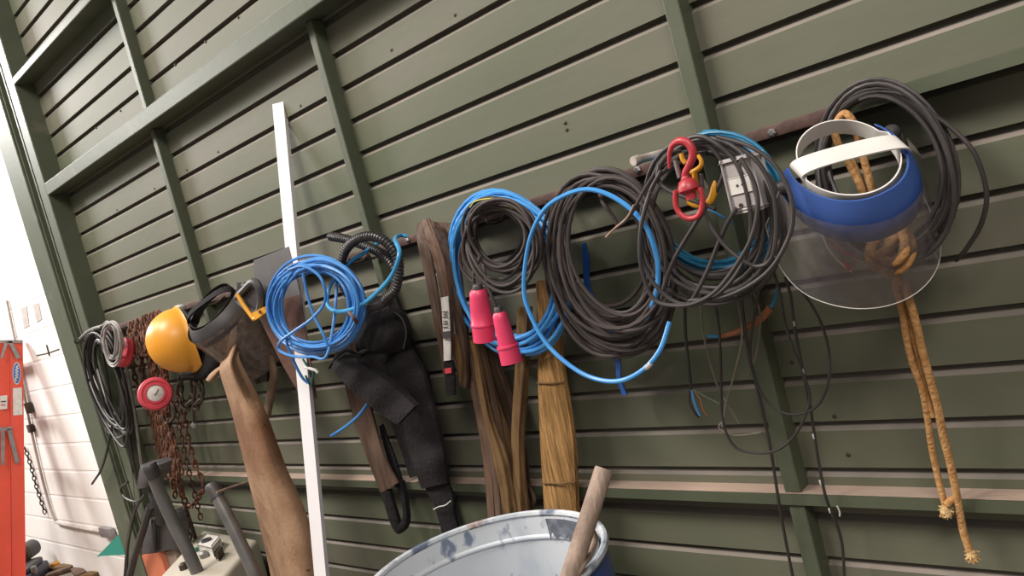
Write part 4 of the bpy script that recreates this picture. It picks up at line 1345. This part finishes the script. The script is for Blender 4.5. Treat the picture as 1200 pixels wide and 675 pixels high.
tl.add(ptube([T12(640, -40, -.13), T12(652, 20, -.13), T12(690, 150, -.12), T12(722, 290, -.11), T12(760, 430, -.1), T12(795, 560, -.09), T16(820, 20, -.08), T16(860, 180, -.07), T16(888, 330, -.065), T16(915, 470, -.06), T16(945, 560, -.06)], 4.6, n=8, sides=9))
tl.mk('right_tail', ropem, rp)
tl = MB().add(ptube([T12(620, -30, -.12), T12(640, 60, -.11), T12(670, 200, -.1), T12(705, 340, -.09), T12(735, 470, -.085), T12(775, 600, -.08)], 3.6, n=8, sides=9))
tl.mk('middle_strand', ropem, rp)
tl = MB().add(ptube([T16(870, 315, -.062), T16(850, 325, -.07), T16(835, 345, -.075)], 4.2, n=5, sides=9))
tl.mk('stub', ropem, rp)
for e_, d_ in (((1108, 598), -.072), ((1139, 650), -.06)):
    R2 = random.Random(int(e_[0]))
    p = at(*e_, d_)
    q = MB().add(lathe(p-Vector((0, 0, .010)), Vector((0, 0, 1)), [(.003, -.004), (.009, 0), (.0095, .008), (.006, .018)], 10))
    for k in range(26):
        dv = Vector((R2.uniform(-1, 1), R2.uniform(-1, 1), R2.uniform(-1.6, .4))).normalized()
        q.add(tube([p, p+dv*.008, p+dv*.014+Vector((0, 0, -.002))], .0011, 4))
    q.mk('frayed_end', ropefray, rp)
# red and white wire seen through the visor
rw = thing('lead_wire', 'white wire with red tipped end seen through the clear visor', 'wire', at(985, 300, -.06))
mk('white_core', *ptube([(963, 275, -.06), (971, 292, -.06), (982, 305, -.06), (993, 315, -.06), (998, 319, -.06)], 1.0), labelm, rw)
mk('red_core', *ptube([(969, 280, -.05), (985, 294, -.05), (1003, 301, -.05), (1000, 308, -.055), (994, 314, -.06)], .9), redlab, rw)
mk('terminal', *ptube([(990, 307, -.062), (993, 313, -.062), (996, 317, -.062)], 2.0), redlab, rw)

# ------------------------------------------------------------------ drum and pole
dx, dy_, dz, drr = -1.335, -.41, .93, .27
dc = Vector((dx, dy_, 0))
dm = thing('steel_drum', 'open blue drum with chalky white inside standing below the slings', 'drum', (dx, dy_, 0))
UP = Vector((0, 0, 1))
mk('shell', *lathe(dc, UP, [(drr-.01, 0), (drr, .01), (drr, .27), (drr+.008, .285), (drr, .30), (drr, .58), (drr+.008, .595), (drr, .61), (drr, dz-.03), (drr-.002, dz-.012)], 64, caps=(True, False)), drumb, dm)
mk('lining', *lathe(dc, UP, [(drr-.006, dz-.008), (drr-.008, dz-.052), (drr-.008, dz-.055), (drr-.010, dz-.056), (drr-.0125, dz-.060), (drr-.0125, dz-.064), (drr-.010, dz-.068), (drr-.008, dz-.069), (drr-.008, dz-.072), (drr-.008, dz-.2), (drr+.0, .6), (drr+.002, .585), (drr-.008, .57), (drr-.01, .02)], 64, caps=(False, True)), drumw, dm)
mk('rim', *tube([dc+Vector((cos(2*pi*k/72)*(drr-.001), sin(2*pi*k/72)*(drr-.001), dz-.004)) for k in range(72)], .0085, 8, True), drumrim, dm)
# paint spill on the inside of the lining near the pole (a real film with its own outline)
V, Fc = [], []
NN = 30
sa_, sb_ = fl(640, 600, dz)-dc, fl(706, 634, dz)-dc
an0, an1 = math.degrees(math.atan2(sb_.y, sb_.x)), math.degrees(math.atan2(sa_.y, sa_.x))
for i in range(NN+1):
    ang = an0+(an1-an0)*i/NN
    f = i/NN
    low = .045+.17*max(0, 1-f*1.25)**.6*(1+.14*sin(ang*.8))+.012*sin(ang*1.3)
    for k in range(5):
        z = dz-.012-low*k/4
        t = radians(ang)
        V.append(dc+Vector((cos(t)*(drr-.0165), sin(t)*(drr-.0165), z)))
for i in range(NN):
    for k in range(4):
        a_ = i*5+k
        Fc.append((a_, a_+1, a_+6, a_+5))
mk('paint_spill', V, Fc, mat('dried_dark_paint', (0.11, 0.12, 0.15), .6, 0, (.3, .33, .38), 18, .2, lo=.5, hi=.75), dm)

pa = at(708, 549, -.30)
pb = at(668, 676, -.42)
pd = (pb-pa).normalized()
pole = MB().add(tube([pa, pa+pd*.004, pa+pd*.1, pa+pd*.3, pa+pd*.62], 11.2*mpp(pa), 16, rfun=lambda i, n: (.93, 1, 1.0, 1.02, 1.05)[i]))
tag(pole.mk('wooden_pole', wood), 'weathered wooden pole standing in the blue drum', 'pole')
st_ = MB().add(ptube([(694, 622, -.33), (697, 634, -.335), (691, 650, -.36), (683, 662, -.4), (672, 680, -.42)], 4.0, sides=10))
tag(st_.mk('pipe_bend', wood), 'short bent stick hugging the wooden pole in the drum', 'stick')

# ------------------------------------------------------------------ welding cart lower left
mc = thing('welding_machine', 'beige machine on a cart with two grey tubular handles', 'machine', (-3.0, -.32, 0))
zt_ = .70
Q4 = [fl(238, 620, zt_), fl(302, 631, zt_), fl(259, 680, zt_), fl(182, 680, zt_)]
cen = sum(Q4, Vector((0, 0, 0)))/4
bb_ = bmesh.new()
vs = [bb_.verts.new(p) for p in Q4]+[bb_.verts.new(Vector((p.x, p.y, .22))) for p in Q4]
bb_.faces.new(vs[:4])
bb_.faces.new(vs[4:][::-1])
for i in range(4):
    bb_.faces.new((vs[i], vs[(i+1) % 4], vs[4+(i+1) % 4], vs[4+i]))
bmesh.ops.recalc_face_normals(bb_, faces=bb_.faces)
bmesh.ops.bevel(bb_, geom=[e for e in bb_.edges], offset=.018, segments=3, affect='EDGES', profile=.5)
bb_.verts.index_update()
mk('cabinet', [v.co.copy() for v in bb_.verts], [tuple(v.index for v in f.verts) for f in bb_.faces], beige, mc)
bb_.free()
e1 = (Q4[1]-Q4[0]).normalized()
e2 = (Q4[3]-Q4[0]).normalized()
so_ = fl(248, 645, zt_)
sk = mk('socket_block', *obox(so_+UP*.02, e1*.065, e2*.05, UP*.022, .006), labelm, mc)
mk('socket', *lathe(fl(242, 634, zt_+.042), UP, [(.020, 0), (.020, .008), (.013, .008), (.013, .003)], 14), ink, sk)
mk('socket_side', *obox(fl(257, 648, zt_+.02), e1*.012, e2*.03, UP*.012, .003), darkiron, sk)
mk('terminal', *lathe(fl(240, 653, zt_), UP, [(.018, 0), (.018, .018), (.009, .026)], 12), galv, mc)
mk('terminal', *lathe(fl(216, 667, zt_), UP, [(.016, 0), (.016, .02), (.009, .026)], 12), darkiron, mc)
mk('knob', *lathe(fl(231, 646, zt_), UP, [(.012, 0), (.012, .014)], 10), greenw, mc)
for (pts, nm) in (([(178, 553, -.37), (190, 583, -.36), (205, 616, -.35), (220, 645, -.34), (236, 682, -.33)], 0), ([(252, 577, -.34), (266, 604, -.34), (282, 637, -.34), (298, 672, -.34), (303, 690, -.34)], 0)):
    P = ppath(pts, 8)
    r_ = 7.4*mpp(P[0])
    dn_ = (P[-1]-P[-5]).normalized()
    P2 = P+[P[-1]+dn_*.1, Vector((P[-1].x+dn_.x*.12, P[-1].y+.05, .35))]
    h_ = mk('handle', *tube(P2, r_, 14), greytube, mc)
    d0 = (P[0]-P[4]).normalized()
    mk('end_cap', *tube([P[0]-d0*.02, P[0]+d0*.012, P[0]+d0*.028, P[0]+d0*.033], r_*1.16, 14, rfun=lambda i, n: (1, 1.02, .95, .8)[i]), charcoal, h_)
# cart axle and wheels (below the frame)
for s in (-.22, .22):
    mk('wheel', *lathe(Vector((cen.x+s, cen.y+.05, .11)), Vector((1, 0, 0)), [(.03, -.025), (.09, -.025), (.11, -.015), (.11, .015), (.09, .025), (.03, .025)], 24), charcoal, mc)
mk('chassis', *obox(Vector((cen.x, cen.y, .2)), Vector((.2, 0, 0)), Vector((0, .12, 0)), Vector((0, 0, .03)), .01), darkiron, mc)
tag(mk('stick', *ptube([(254, 577, -.37), (270, 571, -.3), (290, 565, -.22)], 1.3), wood), 'thin stick lying from the grey handle to the leather apron', 'stick')

# black grip block + black bottle body + orange box behind the left handle
gp = thing('clamp_head', 'black plastic clamp head beside the left grey handle', 'clamp', at(172, 560, -.24))
mk('head', *loft([(165, 545, 184, 541, -.26), (163, 553, 188, 545, -.27), (161, 566, 184, 556, -.27), (160, 573, 176, 571, -.26)], 8, .05, 5, .015), charcoal, gp)
mk('jaw', *ptube([(170, 551, -.29), (181, 547, -.295), (186, 546, -.29), (180, 561, -.29)], 2.2), galv, gp)
mk('neck', *ptube([(177, 566, -.23), (184, 590, -.23), (190, 612, -.22)], 6.5, sides=10), charcoal, gp)
bk = thing('jerrycan', 'black plastic can standing on the orange box behind the left handle', 'can', at(182, 640, -.3))
mk('body', *loft([(176, 608, 200, 600, -.2), (171, 616, 204, 607, -.21), (168, 630, 208, 621, -.21), (166, 650, 209, 643, -.21)], 10, .05, 5, .012), charcoal, bk)
mk('grip_rib', *ptube([(180, 608, -.23), (181, 622, -.235), (181, 646, -.235)], 3.2, sides=8), charcoal, bk)
tag(mk('black_tube', *ptube([(176, 593, -.26), (168, 620, -.26), (158, 652, -.26), (148, 690, -.26)], 4.2, sides=10), charcoal), 'black tube leaning in front of the black can', 'tube')
oa = [at(166, 651, -.22), at(187, 647, -.22)]
oa += [Vector((oa[1].x, oa[1].y, 0)), Vector((oa[0].x, oa[0].y, 0))]
tag(mk('plastic_box', *prism(oa, Vector((0, .05, 0))), orangep, smooth=False), 'faded orange box under the black can', 'box')
wb = [at(189, 648, -.2), at(204, 644, -.2)]
wb += [Vector((wb[1].x, wb[1].y, 0)), Vector((wb[0].x, wb[0].y, 0))]
wb0 = mk('wooden_block', *prism(wb, Vector((0, .05, 0))), wood, smooth=False)
tag(wb0, 'pale block between the orange box and the beige machine', 'block')
tag(mk('iron_bar', *ptube([(216, 590, -.06), (223, 612, -.06), (232, 640, -.06), (262, 735, -.06), (296, 850, -.06)], 2.4), darkiron), 'dark iron bar standing against the boards under the chains', 'bar')

# ------------------------------------------------------------------ light
w = bpy.data.worlds.new('world')
SC.world = w
w.use_nodes = True
bg = w.node_tree.nodes['Background']
bg.inputs[0].default_value = (1.0, 0.93, 0.86, 1)
bg.inputs[1].default_value = 0.27


def area(name, loc, target, sx_, sy_, power, col):
    l = bpy.data.lights.new(name, 'AREA')
    l.shape = 'RECTANGLE'
    l.size, l.size_y = sx_, sy_
    l.energy = power
    l.color = col
    o = bpy.data.objects.new(name, l)
    o.location = loc
    d = Vector(target)-Vector(loc)
    o.rotation_euler = d.to_track_quat('-Z', 'Y').to_euler()
    COL.objects.link(o)
    return o


area('overhead_light', (-7.0, -3.8, 7.0), (-2.8, 0, 1.2), 2.8, 1.4, 250, (1.0, .93, .87))
area('overhead_light', (-3.4, -3.8, 7.0), (-0.9, 0, 1.0), 2.4, 1.4, 500, (1.0, .92, .85))
area('overhead_light', (1.8, -3.6, 5.4), (0.0, 0, 1.0), 2.0, 1.2, 190, (1.0, .92, .85))  # added fill light from the right, lifts the shadow below the face shield
area('overhead_light', (-8.8, -1.9, 4.4), (-7.4, .3, .8), 1.6, .6, 330, (1.0, .97, .94))

vs_ = SC.view_settings
vs_.view_transform = 'Standard'
vs_.look = 'None'
vs_.exposure = 0.0
vs_.gamma = 1.0
vs_.use_curve_mapping = False
